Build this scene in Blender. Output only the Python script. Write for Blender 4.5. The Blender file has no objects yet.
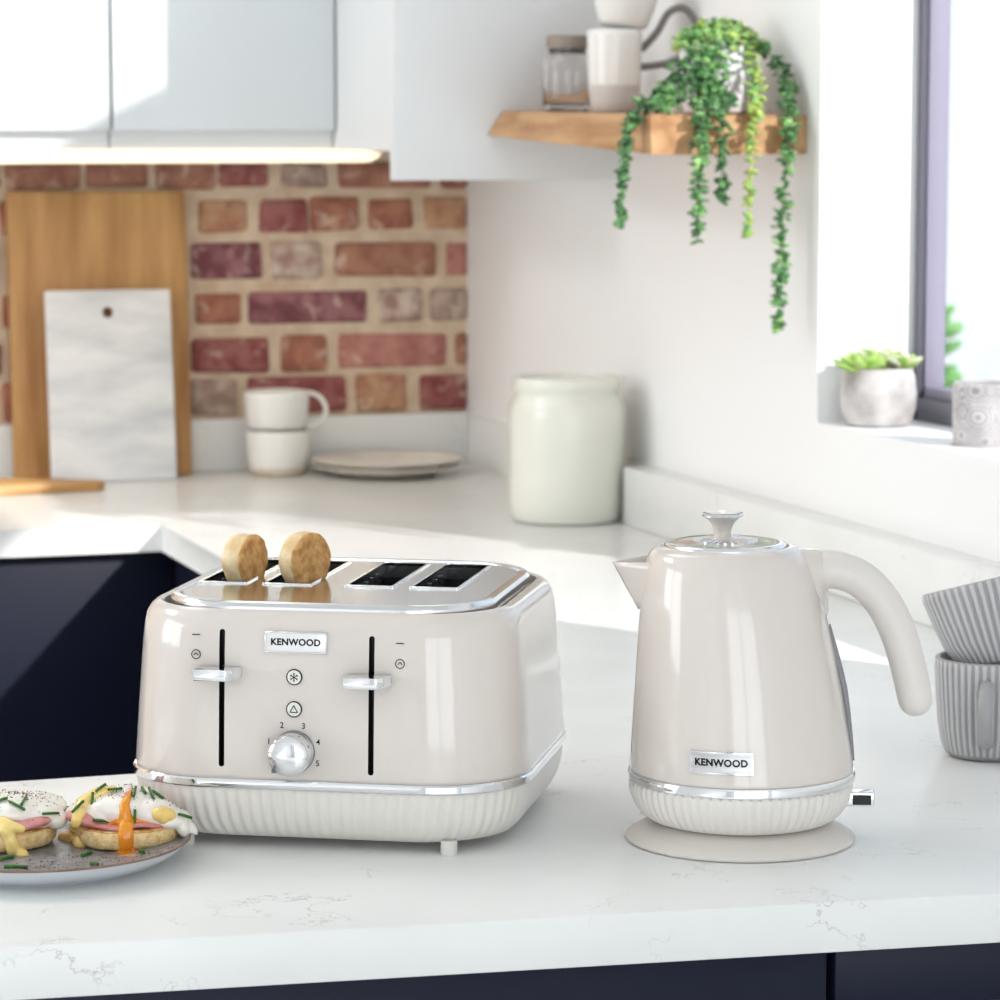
import bpy, bmesh, math, random
from mathutils import Vector, Matrix, noise
R = math.radians
PI = math.pi
S = bpy.context.scene
COL = S.collection
CT = 0.9            # worktop height
WX = 1.541          # right wall plane
WY = 4.9            # brick wall plane

# ------------------------------------------------------------------ helpers
def lin(r, g, b):
    f = lambda c: (c / 255) / 12.92 if c / 255 <= 0.04045 else ((c / 255 + 0.055) / 1.055) ** 2.4
    return (f(r), f(g), f(b), 1)

def mat(name, col, rough=0.5, metal=0.0, col2=None, scale=20, detail=3, stretch=None, bump=0.0,
        bscale=None, coat=0.0, trans=0.0, ior=1.45, sss=0.0, lo=0.35, hi=0.65, emit=None, alpha=1.0, spec=None, rot=None):
    m = bpy.data.materials.new(name); m.use_nodes = True
    nt = m.node_tree; N = nt.nodes; L = nt.links
    p = N['Principled BSDF']
    p.inputs['Base Color'].default_value = col
    p.inputs['Roughness'].default_value = rough
    p.inputs['Metallic'].default_value = metal
    p.inputs['IOR'].default_value = ior
    p.inputs['Coat Weight'].default_value = coat
    p.inputs['Coat Roughness'].default_value = 0.05
    p.inputs['Transmission Weight'].default_value = trans
    if spec is not None: p.inputs['Specular IOR Level'].default_value = spec
    if sss:
        p.inputs['Subsurface Weight'].default_value = sss
        p.inputs['Subsurface Radius'].default_value = (0.01, 0.006, 0.004)
    if emit:
        p.inputs['Emission Color'].default_value = emit[0]; p.inputs['Emission Strength'].default_value = emit[1]
    tc = N.new('ShaderNodeTexCoord'); mp = N.new('ShaderNodeMapping')
    L.new(tc.outputs['Object'], mp.inputs[0])
    if stretch: mp.inputs['Scale'].default_value = stretch
    if rot: mp.inputs['Rotation'].default_value = rot
    c2 = col2 if col2 else tuple(min(1, c * 0.96) for c in col[:3]) + (1,)
    nz = N.new('ShaderNodeTexNoise'); nz.inputs['Scale'].default_value = scale; nz.inputs['Detail'].default_value = detail
    L.new(mp.outputs[0], nz.inputs['Vector'])
    rp = N.new('ShaderNodeValToRGB')
    rp.color_ramp.elements[0].position = lo; rp.color_ramp.elements[1].position = hi
    rp.color_ramp.elements[0].color = col; rp.color_ramp.elements[1].color = c2
    L.new(nz.outputs['Fac'], rp.inputs[0]); L.new(rp.outputs[0], p.inputs['Base Color'])
    if bump:
        nb = N.new('ShaderNodeTexNoise'); nb.inputs['Scale'].default_value = bscale or scale * 4; nb.inputs['Detail'].default_value = 4
        L.new(mp.outputs[0], nb.inputs['Vector'])
        b = N.new('ShaderNodeBump'); b.inputs['Strength'].default_value = bump; b.inputs['Distance'].default_value = 0.002
        L.new(nb.outputs['Fac'], b.inputs['Height']); L.new(b.outputs[0], p.inputs['Normal'])
    return m

def stone_mat():
    m = mat('quartz', lin(236, 237, 235), 0.27, col2=lin(230, 231, 229), scale=6, spec=0.3)
    nt = m.node_tree; N = nt.nodes; L = nt.links; p = N['Principled BSDF']
    base = p.inputs['Base Color'].links[0].from_socket
    tc = N.new('ShaderNodeTexCoord')
    # thin broken grey veins
    nz = N.new('ShaderNodeTexNoise'); nz.inputs['Scale'].default_value = 7; nz.inputs['Detail'].default_value = 7; nz.inputs['Roughness'].default_value = 0.62
    L.new(tc.outputs['Object'], nz.inputs['Vector'])
    a = N.new('ShaderNodeMath'); a.operation = 'SUBTRACT'; a.inputs[1].default_value = 0.5; L.new(nz.outputs['Fac'], a.inputs[0])
    b = N.new('ShaderNodeMath'); b.operation = 'ABSOLUTE'; L.new(a.outputs[0], b.inputs[0])
    r = N.new('ShaderNodeMapRange'); r.inputs[1].default_value = 0.0; r.inputs[2].default_value = 0.006; r.inputs[3].default_value = 1; r.inputs[4].default_value = 0
    L.new(b.outputs[0], r.inputs[0])
    n2 = N.new('ShaderNodeTexNoise'); n2.inputs['Scale'].default_value = 16; L.new(tc.outputs['Object'], n2.inputs['Vector'])
    r2 = N.new('ShaderNodeMapRange'); r2.inputs[1].default_value = 0.52; r2.inputs[2].default_value = 0.66; L.new(n2.outputs['Fac'], r2.inputs[0])
    mu = N.new('ShaderNodeMath'); mu.operation = 'MULTIPLY'; L.new(r.outputs[0], mu.inputs[0]); L.new(r2.outputs[0], mu.inputs[1])
    mu2 = N.new('ShaderNodeMath'); mu2.operation = 'MULTIPLY'; mu2.inputs[1].default_value = 0.5; L.new(mu.outputs[0], mu2.inputs[0])
    mx = N.new('ShaderNodeMixRGB'); mx.inputs[2].default_value = lin(150, 143, 135)
    L.new(mu2.outputs[0], mx.inputs[0]); L.new(base, mx.inputs[1]); L.new(mx.outputs[0], p.inputs['Base Color'])
    return m

def marble_mat():
    m = mat('white_marble', lin(226, 226, 226), 0.3, col2=lin(194, 196, 199), scale=7, detail=6, stretch=(1, 1, 3.0), rot=(0, R(-32), 0), lo=0.40, hi=0.66)
    return m

def glass_mat(name, col=(1, 1, 1, 1), rough=0.0):
    m = bpy.data.materials.new(name); m.use_nodes = True
    p = m.node_tree.nodes['Principled BSDF']
    p.inputs['Base Color'].default_value = col; p.inputs['Roughness'].default_value = rough
    p.inputs['Transmission Weight'].default_value = 1; p.inputs['IOR'].default_value = 1.45
    return m

M = {}
M['wall'] = mat('white_paint', lin(240, 240, 240), 0.55, col2=lin(239,239,239), scale=3, bump=0.03, bscale=300)
M['ceiling'] = mat('ceiling_paint', lin(240, 240, 238), 0.7, scale=2)
M['floor'] = mat('pale_grey_tile', lin(212, 213, 214), 0.4, col2=lin(202, 204, 206), scale=4)
M['stone'] = stone_mat()
M['cream'] = mat('warm_cream_gloss', lin(217, 209, 202), 0.16, col2=lin(215, 207, 200), scale=3, coat=0.6)
M['cream_satin'] = mat('warm_cream_satin', lin(223, 217, 211), 0.42, col2=lin(221, 215, 209), scale=3)
M['cream_base'] = mat('cream_plastic', lin(227, 223, 217), 0.34, col2=lin(225, 221, 215), scale=3)
M['chrome'] = mat('chrome', (0.82, 0.83, 0.84, 1), 0.07, 1.0, col2=(0.80, 0.81, 0.83, 1), scale=2)
M['chrome_soft'] = mat('satin_chrome', (0.78, 0.79, 0.81, 1), 0.16, 1.0, col2=(0.76, 0.77, 0.79, 1), scale=3)
M['steel'] = mat('brushed_steel', (0.66, 0.66, 0.66, 1), 0.48, 1.0, col2=(0.52, 0.52, 0.53, 1), scale=14, stretch=(1, 1, 14))
M['black'] = mat('matt_black', (0.006, 0.006, 0.007, 1), 0.5, scale=5)
M['print'] = mat('dark_grey_print', lin(40, 40, 42), 0.9, scale=5, spec=0.1)
M['navy'] = mat('navy_lacquer', lin(24, 28, 46), 0.4, col2=lin(22, 26, 43), scale=3, spec=0.2)
M['shadowgap'] = mat('black_rail', lin(16, 16, 20), 0.5, scale=5)
M['white_gloss'] = mat('white_door_lacquer', lin(214, 219, 221), 0.22, col2=lin(212, 217, 219), scale=2, coat=0.3)
M['white_satin'] = mat('white_panel', lin(222, 224, 225), 0.45, scale=2)
M['led'] = mat('warm_led_diffuser', lin(200, 185, 160), 0.5, scale=2, emit=((1.0, 0.84, 0.58, 1), 1.25))
M['wood_board'] = mat('oak_board', lin(204, 160, 104), 0.45, col2=lin(150, 102, 52), scale=5, detail=6, stretch=(5, 1, 0.7), lo=0.3, hi=0.72)
M['wood_chop'] = mat('beech_board', lin(205, 165, 110), 0.45, col2=lin(172, 128, 76), scale=8, detail=5, stretch=(1, 5, 5))
M['wood_shelf'] = mat('oak_shelf', lin(198, 156, 112), 0.5, col2=lin(158, 112, 72), scale=7, detail=6, stretch=(5, 0.6, 6), bump=0.15, bscale=30)
M['marble'] = marble_mat()
M['ceramic_white'] = mat('white_glaze', lin(232, 230, 225), 0.25, scale=4, coat=0.3)
M['ceramic_sand'] = mat('sand_clay', lin(214, 200, 180), 0.6, col2=lin(204, 190, 170), scale=60)
M['ceramic_jar'] = mat('off_white_glaze', lin(226, 226, 216), 0.22, col2=lin(218, 219, 208), scale=5, coat=0.4)
M['ceramic_plate'] = mat('stone_glaze', lin(232, 225, 214), 0.35, col2=lin(220, 212, 200), scale=30)
M['grey_mug'] = mat('grey_glaze', lin(164, 163, 165), 0.4, col2=lin(157, 156, 159), scale=8, coat=0.25)
M['grey_mug_light'] = mat('pale_ridge_glaze', lin(198, 197, 198), 0.35, scale=8)
M['grey_mug_dark'] = mat('dark_grey_glaze', lin(120, 115, 112), 0.4, scale=8)
M['taupe_glaze'] = mat('taupe_glaze', lin(204, 199, 196), 0.4, scale=8)
M['plate_top'] = mat('speckled_grey_glaze', lin(158, 158, 162), 0.3, col2=lin(118, 117, 122), scale=140, detail=9, coat=0.0)
M['plate_side'] = mat('pale_blue_glaze', lin(208, 214, 220), 0.22, scale=9, coat=0.4)
M['plate_rim'] = mat('brown_unglazed_rim', lin(140, 112, 96), 0.5, col2=lin(118, 92, 78), scale=60)
M['crumb'] = mat('muffin_crumb', lin(250, 224, 168), 0.8, col2=lin(222, 170, 96), scale=230, detail=5, bump=0.8, bscale=600, lo=0.42, hi=0.75)
M['toasted'] = mat('muffin_toasted', lin(228, 180, 116), 0.75, col2=lin(188, 124, 64), scale=140, detail=5, bump=0.5, bscale=450, lo=0.38, hi=0.7)
M['crust'] = mat('muffin_pale_side', lin(240, 222, 184), 0.8, col2=lin(224, 192, 142), scale=90, detail=4, bump=0.35, bscale=500)
M['egg'] = mat('egg_white', lin(246, 243, 236), 0.3, col2=lin(240, 234, 224), scale=40, sss=0.25, bump=0.2, bscale=120, coat=0.3)
M['yolk'] = mat('egg_yolk', lin(240, 158, 20), 0.18, col2=lin(226, 126, 8), scale=60, sss=0.1, coat=0.6)
M['sauce'] = mat('hollandaise', lin(248, 220, 140), 0.22, col2=lin(242, 206, 118), scale=40, sss=0.15, coat=0.5)
M['ham'] = mat('pink_ham', lin(220, 152, 148), 0.35, col2=lin(196, 116, 114), scale=55, detail=4, sss=0.1, coat=0.3)
M['chive'] = mat('chive_green', lin(62, 122, 44), 0.4, col2=lin(36, 84, 28), scale=200)
M['pepper'] = mat('cracked_pepper', lin(58, 42, 32), 0.8, col2=lin(120, 70, 50), scale=500)
M['leaf'] = mat('leaf_green', lin(104, 152, 92), 0.42, col2=lin(72, 118, 70), scale=45, detail=2)
M['leaf_light'] = mat('leaf_light_green', lin(156, 196, 122), 0.42, col2=lin(110, 162, 92), scale=40, detail=2)
M['leaf_yellow'] = mat('leaf_yellow_green', lin(184, 200, 104), 0.42, col2=lin(140, 172, 82), scale=40, detail=2)
M['leaf_dark'] = mat('leaf_dark_green', lin(72, 112, 68), 0.42, col2=lin(50, 84, 52), scale=40, detail=2)
M['succulent'] = mat('succulent_lime', lin(186, 212, 124), 0.4, col2=lin(146, 184, 92), scale=30)
M['succulent_pale'] = mat('succulent_pale', lin(206, 222, 190), 0.45, col2=lin(222, 198, 196), scale=30)
M['soil'] = mat('soil', lin(70, 52, 40), 0.9, scale=90)
M['concrete'] = mat('weathered_concrete', lin(204, 200, 198), 0.8, col2=lin(158, 152, 150), scale=22, detail=6, bump=0.3, bscale=150)
M['white_pot'] = mat('white_textured_clay', lin(238, 236, 240), 0.6, col2=lin(214, 210, 214), scale=45, bump=0.6, bscale=70)
M['frame'] = mat('grey_window_frame', lin(98, 96, 108), 0.4, col2=lin(94, 92, 104), scale=3)
M['frame_light'] = mat('grey_window_bead', lin(150, 144, 162), 0.4, scale=3)
M['glass'] = glass_mat('clear_glass')
M['strip'] = mat('grey_translucent_window', lin(138, 138, 142), 0.25, scale=4)
M['lidwood'] = mat('jar_lid_grey', lin(140, 128, 116), 0.5, scale=12)
M['hedge'] = mat('hedge_green', lin(120, 176, 84), 0.7, col2=lin(88, 148, 70), scale=8)
M['paving'] = mat('pale_paving', lin(226, 226, 224), 0.8, scale=3)
M['fencepaint'] = mat('pale_blue_render', lin(188, 206, 224), 0.8, scale=3)

def link_mesh(name, me, m, parent=None, smooth=True, ang=40):
    o = bpy.data.objects.new(name, me); COL.objects.link(o)
    ms = m if isinstance(m, (list, tuple)) else [m]
    for k in ms: me.materials.append(k)
    if smooth:
        me.shade_smooth()
        try: me.set_sharp_from_angle(angle=R(ang))
        except Exception: pass
    if parent: o.parent = parent
    return o

def obj(name, bm, m, parent=None, smooth=True, ang=40):
    me = bpy.data.meshes.new(name); bmesh.ops.recalc_face_normals(bm, faces=bm.faces); bm.to_mesh(me); bm.free()
    return link_mesh(name, me, m, parent, smooth, ang)

def tag(o, label, cat, group=None, kind=None):
    o['label'] = label; o['category'] = cat
    if group: o['group'] = group
    if kind: o['kind'] = kind
    return o

def empty(name, loc, rz=0.0):
    o = bpy.data.objects.new(name, None); COL.objects.link(o); o.empty_display_size = 0.05
    o.location = loc; o.rotation_euler = (0, 0, rz); return o

def struct(o):
    o['kind'] = 'structure'; return o

def box(bm, x0, x1, y0, y1, z0, z1, bev=0.0, seg=2, mi=0):
    vs = [bm.verts.new((x, y, z)) for x in (x0, x1) for y in (y0, y1) for z in (z0, z1)]
    fs = []
    for a in ((0, 1, 3, 2), (4, 6, 7, 5), (0, 4, 5, 1), (2, 3, 7, 6), (0, 2, 6, 4), (1, 5, 7, 3)):
        f = bm.faces.new([vs[i] for i in a]); f.material_index = mi; fs.append(f)
    if bev:
        es = list({e for f in fs for e in f.edges})
        bmesh.ops.bevel(bm, geom=es, offset=bev, segments=seg, profile=0.5, affect='EDGES')
    return bm

def BOX(name, x0, x1, y0, y1, z0, z1, m, parent=None, bev=0.0, seg=2):
    return obj(name, box(bmesh.new(), x0, x1, y0, y1, z0, z1, bev, seg), m, parent)

def prism(bm, pts, axis, lo, hi, bev=0.0):
    """extrude polygon pts (2D) along axis ('x': pts are (y,z); 'y': (x,z); 'z': (x,y))"""
    def P(a, b, c): return {'x': (c, a, b), 'y': (a, c, b), 'z': (a, b, c)}[axis]
    A = [bm.verts.new(P(a, b, lo)) for a, b in pts]; B = [bm.verts.new(P(a, b, hi)) for a, b in pts]
    fs = [bm.faces.new(A[::-1]), bm.faces.new(B)]
    n = len(pts)
    for i in range(n): fs.append(bm.faces.new((A[i], A[(i + 1) % n], B[(i + 1) % n], B[i])))
    if bev:
        es = list({e for f in fs for e in f.edges})
        bmesh.ops.bevel(bm, geom=es, offset=bev, segments=2, profile=0.5, affect='EDGES')
    return bm

def rings(bm, rs, closed=True, cap0=True, cap1=True, mi=0):
    """skin a list of rings (lists of points)"""
    V = [[bm.verts.new(p) for p in r] for r in rs]
    n = len(V[0])
    for i in range(len(V) - 1):
        for j in range(n if closed else n - 1):
            k = (j + 1) % n
            f = bm.faces.new((V[i][j], V[i][k], V[i + 1][k], V[i + 1][j])); f.material_index = mi
    if cap0 and closed: bm.faces.new(V[0][::-1]).material_index = mi
    if cap1 and closed: bm.faces.new(V[-1]).material_index = mi
    return V

def lathe(prof, n=64, cx=None, cap0=True, cap1=True, amp=None, flutes=0):
    """prof: (r, z); cx(z) shifts the axis"""
    bm = bmesh.new(); rs = []
    for k, (r, z) in enumerate(prof):
        a = amp[k] if amp else 0
        rr = []
        for i in range(n):
            t = 2 * PI * i / n
            q = r + (a * (0.5 * math.cos(flutes * t)) if a else 0)
            rr.append(((cx(z) if cx else 0) + q * math.cos(t), q * math.sin(t), z))
        rs.append(rr)
    rings(bm, rs, True, cap0, cap1)
    return bm

def sweep(bm, path, radii, n=20, flat=1.0, cap=True, up=Vector((0, 1, 0))):
    """tube along points lying roughly in a plane whose normal is up"""
    P = [Vector(p) for p in path]; rs = []
    for i, p in enumerate(P):
        t = (P[min(i + 1, len(P) - 1)] - P[max(i - 1, 0)]).normalized()
        s = t.cross(up)
        if s.length < 1e-4: s = Vector((1, 0, 0))
        s.normalize(); u = s.cross(t).normalized()
        r = radii[i] if isinstance(radii, (list, tuple)) else radii
        rs.append([p + s * r * math.cos(2 * PI * k / n) + u * r * flat * math.sin(2 * PI * k / n) for k in range(n)])
    rings(bm, rs, True, cap, cap)
    return bm

def smooth_path(pts, rad, sub=6):
    out = []; ro = []
    n = len(pts); P = [Vector(p) for p in pts]
    for i in range(n - 1):
        p0, p1, p2, p3 = P[max(i - 1, 0)], P[i], P[i + 1], P[min(i + 2, n - 1)]
        for k in range(sub):
            t = k / sub
            out.append(0.5 * ((2 * p1) + (p2 - p0) * t + (2 * p0 - 5 * p1 + 4 * p2 - p3) * t * t + (3 * p1 - p0 - 3 * p2 + p3) * t ** 3))
            ro.append(rad[i] * (1 - t) + rad[i + 1] * t)
    out.append(P[-1]); ro.append(rad[-1])
    return out, ro

def rrect(a, b, r, z, m=16, straight=24):
    """rounded rectangle outline, evenly dense; returns points and outward normals"""
    pts = []
    for q, (sx, sy) in enumerate(((1, 1), (-1, 1), (-1, -1), (1, -1))):
        cx_, cy_ = sx * (a - r), sy * (b - r)
        for k in range(m + 1):
            t = R(90 * q + 90 * k / m)
            pts.append((cx_ + r * math.cos(t), cy_ + r * math.sin(t), math.cos(t), math.sin(t)))
        # straight run to the next corner
        x0, y0 = pts[-1][0], pts[-1][1]; nx, ny = pts[-1][2], pts[-1][3]
        nq = (q + 1) % 4; s2 = ((1, 1), (-1, 1), (-1, -1), (1, -1))[nq]
        x1 = s2[0] * (a - r) + r * math.cos(R(90 * nq)); y1 = s2[1] * (b - r) + r * math.sin(R(90 * nq))
        for k in range(1, straight):
            pts.append((x0 + (x1 - x0) * k / straight, y0 + (y1 - y0) * k / straight, nx, ny))
    return [(p[0], p[1], z) for p in pts], [(p[2], p[3]) for p in pts]

def applied(o):
    dg = bpy.context.evaluated_depsgraph_get(); dg.update()
    me = bpy.data.meshes.new_from_object(o.evaluated_get(dg))
    o.modifiers.clear(); old = o.data; o.data = me
    bpy.data.meshes.remove(old)
    return o

def cut(o, cutters):
    for c in cutters:
        md = o.modifiers.new('cut', 'BOOLEAN'); md.operation = 'DIFFERENCE'; md.solver = 'EXACT'; md.object = c
        md.material_mode = 'TRANSFER' if hasattr(md, 'material_mode') else 'INDEX'
    applied(o)
    for c in cutters: bpy.data.objects.remove(c, do_unlink=True)
    return o

def remeshed(name, bm, voxel, m, parent=None, smooth_it=4):
    o = obj(name, bm, m, parent)
    md = o.modifiers.new('r', 'REMESH'); md.mode = 'VOXEL'; md.voxel_size = voxel; md.use_smooth_shade = True
    s = o.modifiers.new('s', 'SMOOTH'); s.iterations = smooth_it; s.factor = 0.6
    applied(o); o.data.shade_smooth()
    return o

def ell(bm, c, r, seg=20, rng=12, rot=None, namp=0.0, nfreq=40.0, seed=0):
    T = Matrix.Translation(c)
    if rot: T = T @ rot
    T = T @ Matrix.Diagonal((r[0], r[1], r[2], 1))
    g = bmesh.ops.create_uvsphere(bm, u_segments=seg, v_segments=rng, radius=1, matrix=T)
    if namp:
        for v in g['verts']:
            d = (v.co - Vector(c)).normalized()
            v.co += d * namp * noise.noise(v.co * nfreq + Vector((seed, seed * 2, 0)))
    return g['verts']

def text_mesh(s, size, spacing=1.0, bold=0.0):
    cu = bpy.data.curves.new('t', 'FONT'); cu.body = s; cu.size = size; cu.align_x = 'CENTER'; cu.align_y = 'CENTER'
    cu.space_character = spacing; cu.offset = bold; cu.resolution_u = 4
    o = bpy.data.objects.new('t', cu); COL.objects.link(o)
    dg = bpy.context.evaluated_depsgraph_get(); dg.update()
    me = bpy.data.meshes.new_from_object(o.evaluated_get(dg))
    bpy.data.objects.remove(o, do_unlink=True); bpy.data.curves.remove(cu)
    bm = bmesh.new(); bm.from_mesh(me); bpy.data.meshes.remove(me)
    bmesh.ops.triangulate(bm, faces=bm.faces)
    return bm

def flat_to(bm, fn, thick=0.0004):
    """give a flat xy mesh a thickness and map (x, y, depth) through fn"""
    ex = bmesh.ops.extrude_face_region(bm, geom=list(bm.faces))
    for v in [g for g in ex['geom'] if isinstance(g, bmesh.types.BMVert)]: v.co.z = thick
    for v in bm.verts: v.co = fn(v.co.x, v.co.y, v.co.z)
    return bm

def ringbm(ro, ri, n=32, bm=None, cx=0, cy=0):
    bm = bm or bmesh.new()
    A = [bm.verts.new((cx + ro * math.cos(2 * PI * i / n), cy + ro * math.sin(2 * PI * i / n), 0)) for i in range(n)]
    B = [bm.verts.new((cx + ri * math.cos(2 * PI * i / n), cy + ri * math.sin(2 * PI * i / n), 0)) for i in range(n)]
    for i in range(n): bm.faces.new((A[i], A[(i + 1) % n], B[(i + 1) % n], B[i]))
    return bm

def linebm(bm, x0, y0, x1, y1, w):
    d = Vector((x1 - x0, y1 - y0)); d.normalize(); n = Vector((-d.y, d.x)) * w / 2
    vs = [bm.verts.new((x0 + n.x, y0 + n.y, 0)), bm.verts.new((x0 - n.x, y0 - n.y, 0)), bm.verts.new((x1 - n.x, y1 - n.y, 0)), bm.verts.new((x1 + n.x, y1 + n.y, 0))]
    bm.faces.new(vs); return bm

# ------------------------------------------------------------------ the room
JY = 3.504                      # far jamb of the window
NY = 2.24                       # near jamb
SZ = 1.085                      # sill height
HZ = 1.98                       # window head
XO = 1.702                       # outer face of the right wall
struct(BOX('floor', -2.6, XO, -2.6, 5.0, -0.05, 0, M['floor']))
struct(BOX('ceiling', -2.6, XO, -2.6, 5.0, 2.75, 2.8, M['ceiling']))
struct(BOX('wall_left', -2.7, -2.6, -2.6, 5.0, 0, 2.75, M['wall']))
# right wall around the window and an unseen opening raked for the sun patch
bm = bmesh.new()
prism(bm, [(-2.6, 0), (5.0, 0), (5.0, SZ), (-2.6, SZ)], 'x', WX, XO)
prism(bm, [(-2.6, SZ), (NY, SZ), (NY, 2.75), (-2.6, 2.75)], 'x', WX, XO)
prism(bm, [(JY, SZ), (5.0, SZ), (5.0, 2.75), (3.86, 2.75), (3.86, 2.0), (JY, 2.12)], 'x', WX, XO)
prism(bm, [(NY, HZ), (JY, HZ), (JY, 2.12), (2.5, 2.45), (NY, 2.45)], 'x', WX, XO)
prism(bm, [(NY, 2.45), (2.5, 2.45), (2.5, 2.75), (NY, 2.75)], 'x', WX, XO)
prism(bm, [(2.5, 2.7), (3.86, 2.7), (3.86, 2.75), (2.5, 2.75)], 'x', WX, XO)
struct(obj('wall_right', bm, M['wall'], smooth=False))
# rear wall behind the camera, its unglazed opening added for the fill lamps
bm = bmesh.new()
box(bm, -2.6, -1.7, -2.7, -2.6, 0, 2.75); box(bm, 1.2, XO, -2.7, -2.6, 0, 2.75)
box(bm, -1.7, 1.2, -2.7, -2.6, 2.3, 2.75); box(bm, -0.32, -0.18, -2.7, -2.6, 0, 2.3)
struct(obj('wall_rear', bm, M['wall'], smooth=False))

bm = bmesh.new()
for (a, b, c, d) in ((2.04, 2.1, 0.94, 2.26), (3.9, 3.96, 0.94, 2.26), (2.1, 3.9, 0.94, 1.0), (2.1, 3.9, 2.2, 2.26), (2.97, 3.03, 1.0, 2.2)): box(bm, -2.6, -2.56, a, b, c, d, 0.003)
struct(obj('fill_lamp_frame', bm, M['frame']))  # frame added round the side fill lamp; the wall behind is closed
# brick wall at the back: every brick a bevelled block on a mortar bed
BR = [
 (1.341, 1.382, [(0.689, 0.792, 'r'), (0.801, 0.915, 'b'), (0.927, 1.024, 'b'), (1.035, 1.132, 'b'), (1.133, 1.215, 'r'), (1.234, 1.309, 'g'), (1.328, 1.48, 'b'), (1.496, 1.541, 'o')]),
 (1.274, 1.324, [(0.657, 0.778, 'r'), (0.794, 0.886, 'o'), (0.901, 1.074, 'p'), (1.101, 1.182, 't'), (1.201, 1.277, 'r'), (1.283, 1.361, 'o'), (1.375, 1.451, 'o'), (1.47, 1.541, 't')]),
 (1.2, 1.255, [(0.701, 0.789, 'p'), (0.805, 0.963, 'r'), (0.978, 1.073, 'o'), (1.089, 1.204, 'p'), (1.217, 1.303, 'w'), (1.319, 1.489, 'b'), (1.504, 1.541, 'k')]),
 (1.129, 1.181, [(0.624, 0.779, 'p'), (0.794, 0.868, 'o'), (0.884, 1.072, 'r'), (1.096, 1.168, 'o'), (1.181, 1.376, 'p'), (1.393, 1.468, 'w'), (1.479, 1.541, 'g')]),
 (1.055, 1.11, [(0.698, 0.79, 'r'), (0.805, 0.961, 'b'), (0.973, 1.071, 'o'), (1.087, 1.216, 'r'), (1.234, 1.31, 'o'), (1.327, 1.504, 'k'), (1.519, 1.541, 'b')]),
 (0.988, 1.044, [(0.621, 0.776, 'r'), (0.792, 0.866, 'o'), (0.882, 1.071, 'p'), (1.086, 1.163, 'g'), (1.176, 1.338, 'r'), (1.357, 1.442, 't'), (1.459, 1.541, 'r')])]
bc = {'r': ((136, 70, 70), (160, 104, 98)), 'b': ((150, 100, 84), (172, 124, 102)), 'p': ((118, 68, 76), (158, 108, 112)),
      'o': ((176, 120, 96), (150, 94, 78)), 'g': ((150, 124, 114), (186, 164, 150)), 't': ((190, 150, 116), (170, 118, 92)),
      'w': ((206, 188, 174), (160, 128, 116)), 'k': ((190, 134, 122), (166, 106, 98))}
bkeys = list(bc)
bmats = [mat('lime_mortar', lin(218, 198, 174), 0.9, col2=lin(198, 174, 148), scale=30, bump=0.5, bscale=120)]
for k in bkeys:
    bmats.append(mat('brick_' + k, lin(*bc[k][0]), 0.85, col2=lin(*bc[k][1]), scale=30, detail=7, bump=0.9, bscale=60, lo=0.40, hi=0.60))
    nt = bmats[-1].node_tree; N = nt.nodes; L = nt.links; p = N['Principled BSDF']; base = p.inputs['Base Color'].links[0].from_socket
    tc = N.new('ShaderNodeTexCoord')
    for sc_, col_, a_, b_, f_ in ((34, (222, 200, 180), 0.56, 0.70, 0.55), (48, (74, 46, 50), 0.60, 0.72, 0.55)):
        nz = N.new('ShaderNodeTexNoise'); nz.inputs['Scale'].default_value = sc_; nz.inputs['Detail'].default_value = 5; nz.inputs['Distortion'].default_value = 0.6; L.new(tc.outputs['Object'], nz.inputs['Vector'])
        mr = N.new('ShaderNodeMapRange'); mr.inputs[1].default_value = a_; mr.inputs[2].default_value = b_; mr.inputs[4].default_value = f_; L.new(nz.outputs['Fac'], mr.inputs[0])
        mx = N.new('ShaderNodeMixRGB'); mx.inputs[2].default_value = lin(*col_); L.new(mr.outputs[0], mx.inputs[0]); L.new(base, mx.inputs[1]); base = mx.outputs[0]
    L.new(base, p.inputs['Base Color'])
random.seed(5)
bm = bmesh.new()
box(bm, -2.6, WX, WY, 5.0, 0, 2.75, mi=0)
allrows = [(a, b, [(x0, x1, c) for x0, x1, c in row]) for a, b, row in BR]
# the courses carry on to the left and upwards behind the cupboards
for a, b, row in allrows:
    x = row[0][0] - 0.013
    while x > -0.4:
        w = random.choice((0.165, 0.08)); row.insert(0, (x - w, x, random.choice('rbpog'))); x -= w + 0.013
z = 0.92
for a, b, row in allrows:
    for x0, x1, c in row:
        mi = bkeys.index(c) + 1
        b2 = bmesh.new()
        j = lambda: random.uniform(-0.0025, 0.0025)
        box(b2, x0 + j(), x1 + (j() if x1 < 1.54 else 0), WY - 0.006 + j() * 0.6, WY + 0.01, a + j(), b + j(), 0.0075, 3)
        for v_ in b2.verts:
            if v_.co.x < 1.535: v_.co += Vector((noise.noise(v_.co * 30), 0, noise.noise(v_.co * 30 + Vector((9, 9, 9))))) * 0.004
        tmp = bpy.data.meshes.new('t'); b2.to_mesh(tmp); b2.free()
        n0 = len(bm.faces); bm.from_mesh(tmp); bpy.data.meshes.remove(tmp)
        bm.faces.ensure_lookup_table()
        for f in bm.faces[n0:]: f.material_index = mi
struct(obj('wall_back', bm, bmats, smooth=True, ang=60))
# stone upstands behind the worktop
struct(BOX('trim_1', -0.6, WX, 4.884, WY - 0.001, CT, 0.982, M['stone'], bev=0.002))
struct(BOX('trim_2', 1.497, WX - 0.0005, 1.0, 4.055, CT, 0.978, M['stone'], bev=0.002))
struct(BOX('trim_3', 1.5365, WX - 0.0005, 4.056, 4.883, CT, 0.98, M['stone']))

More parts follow.
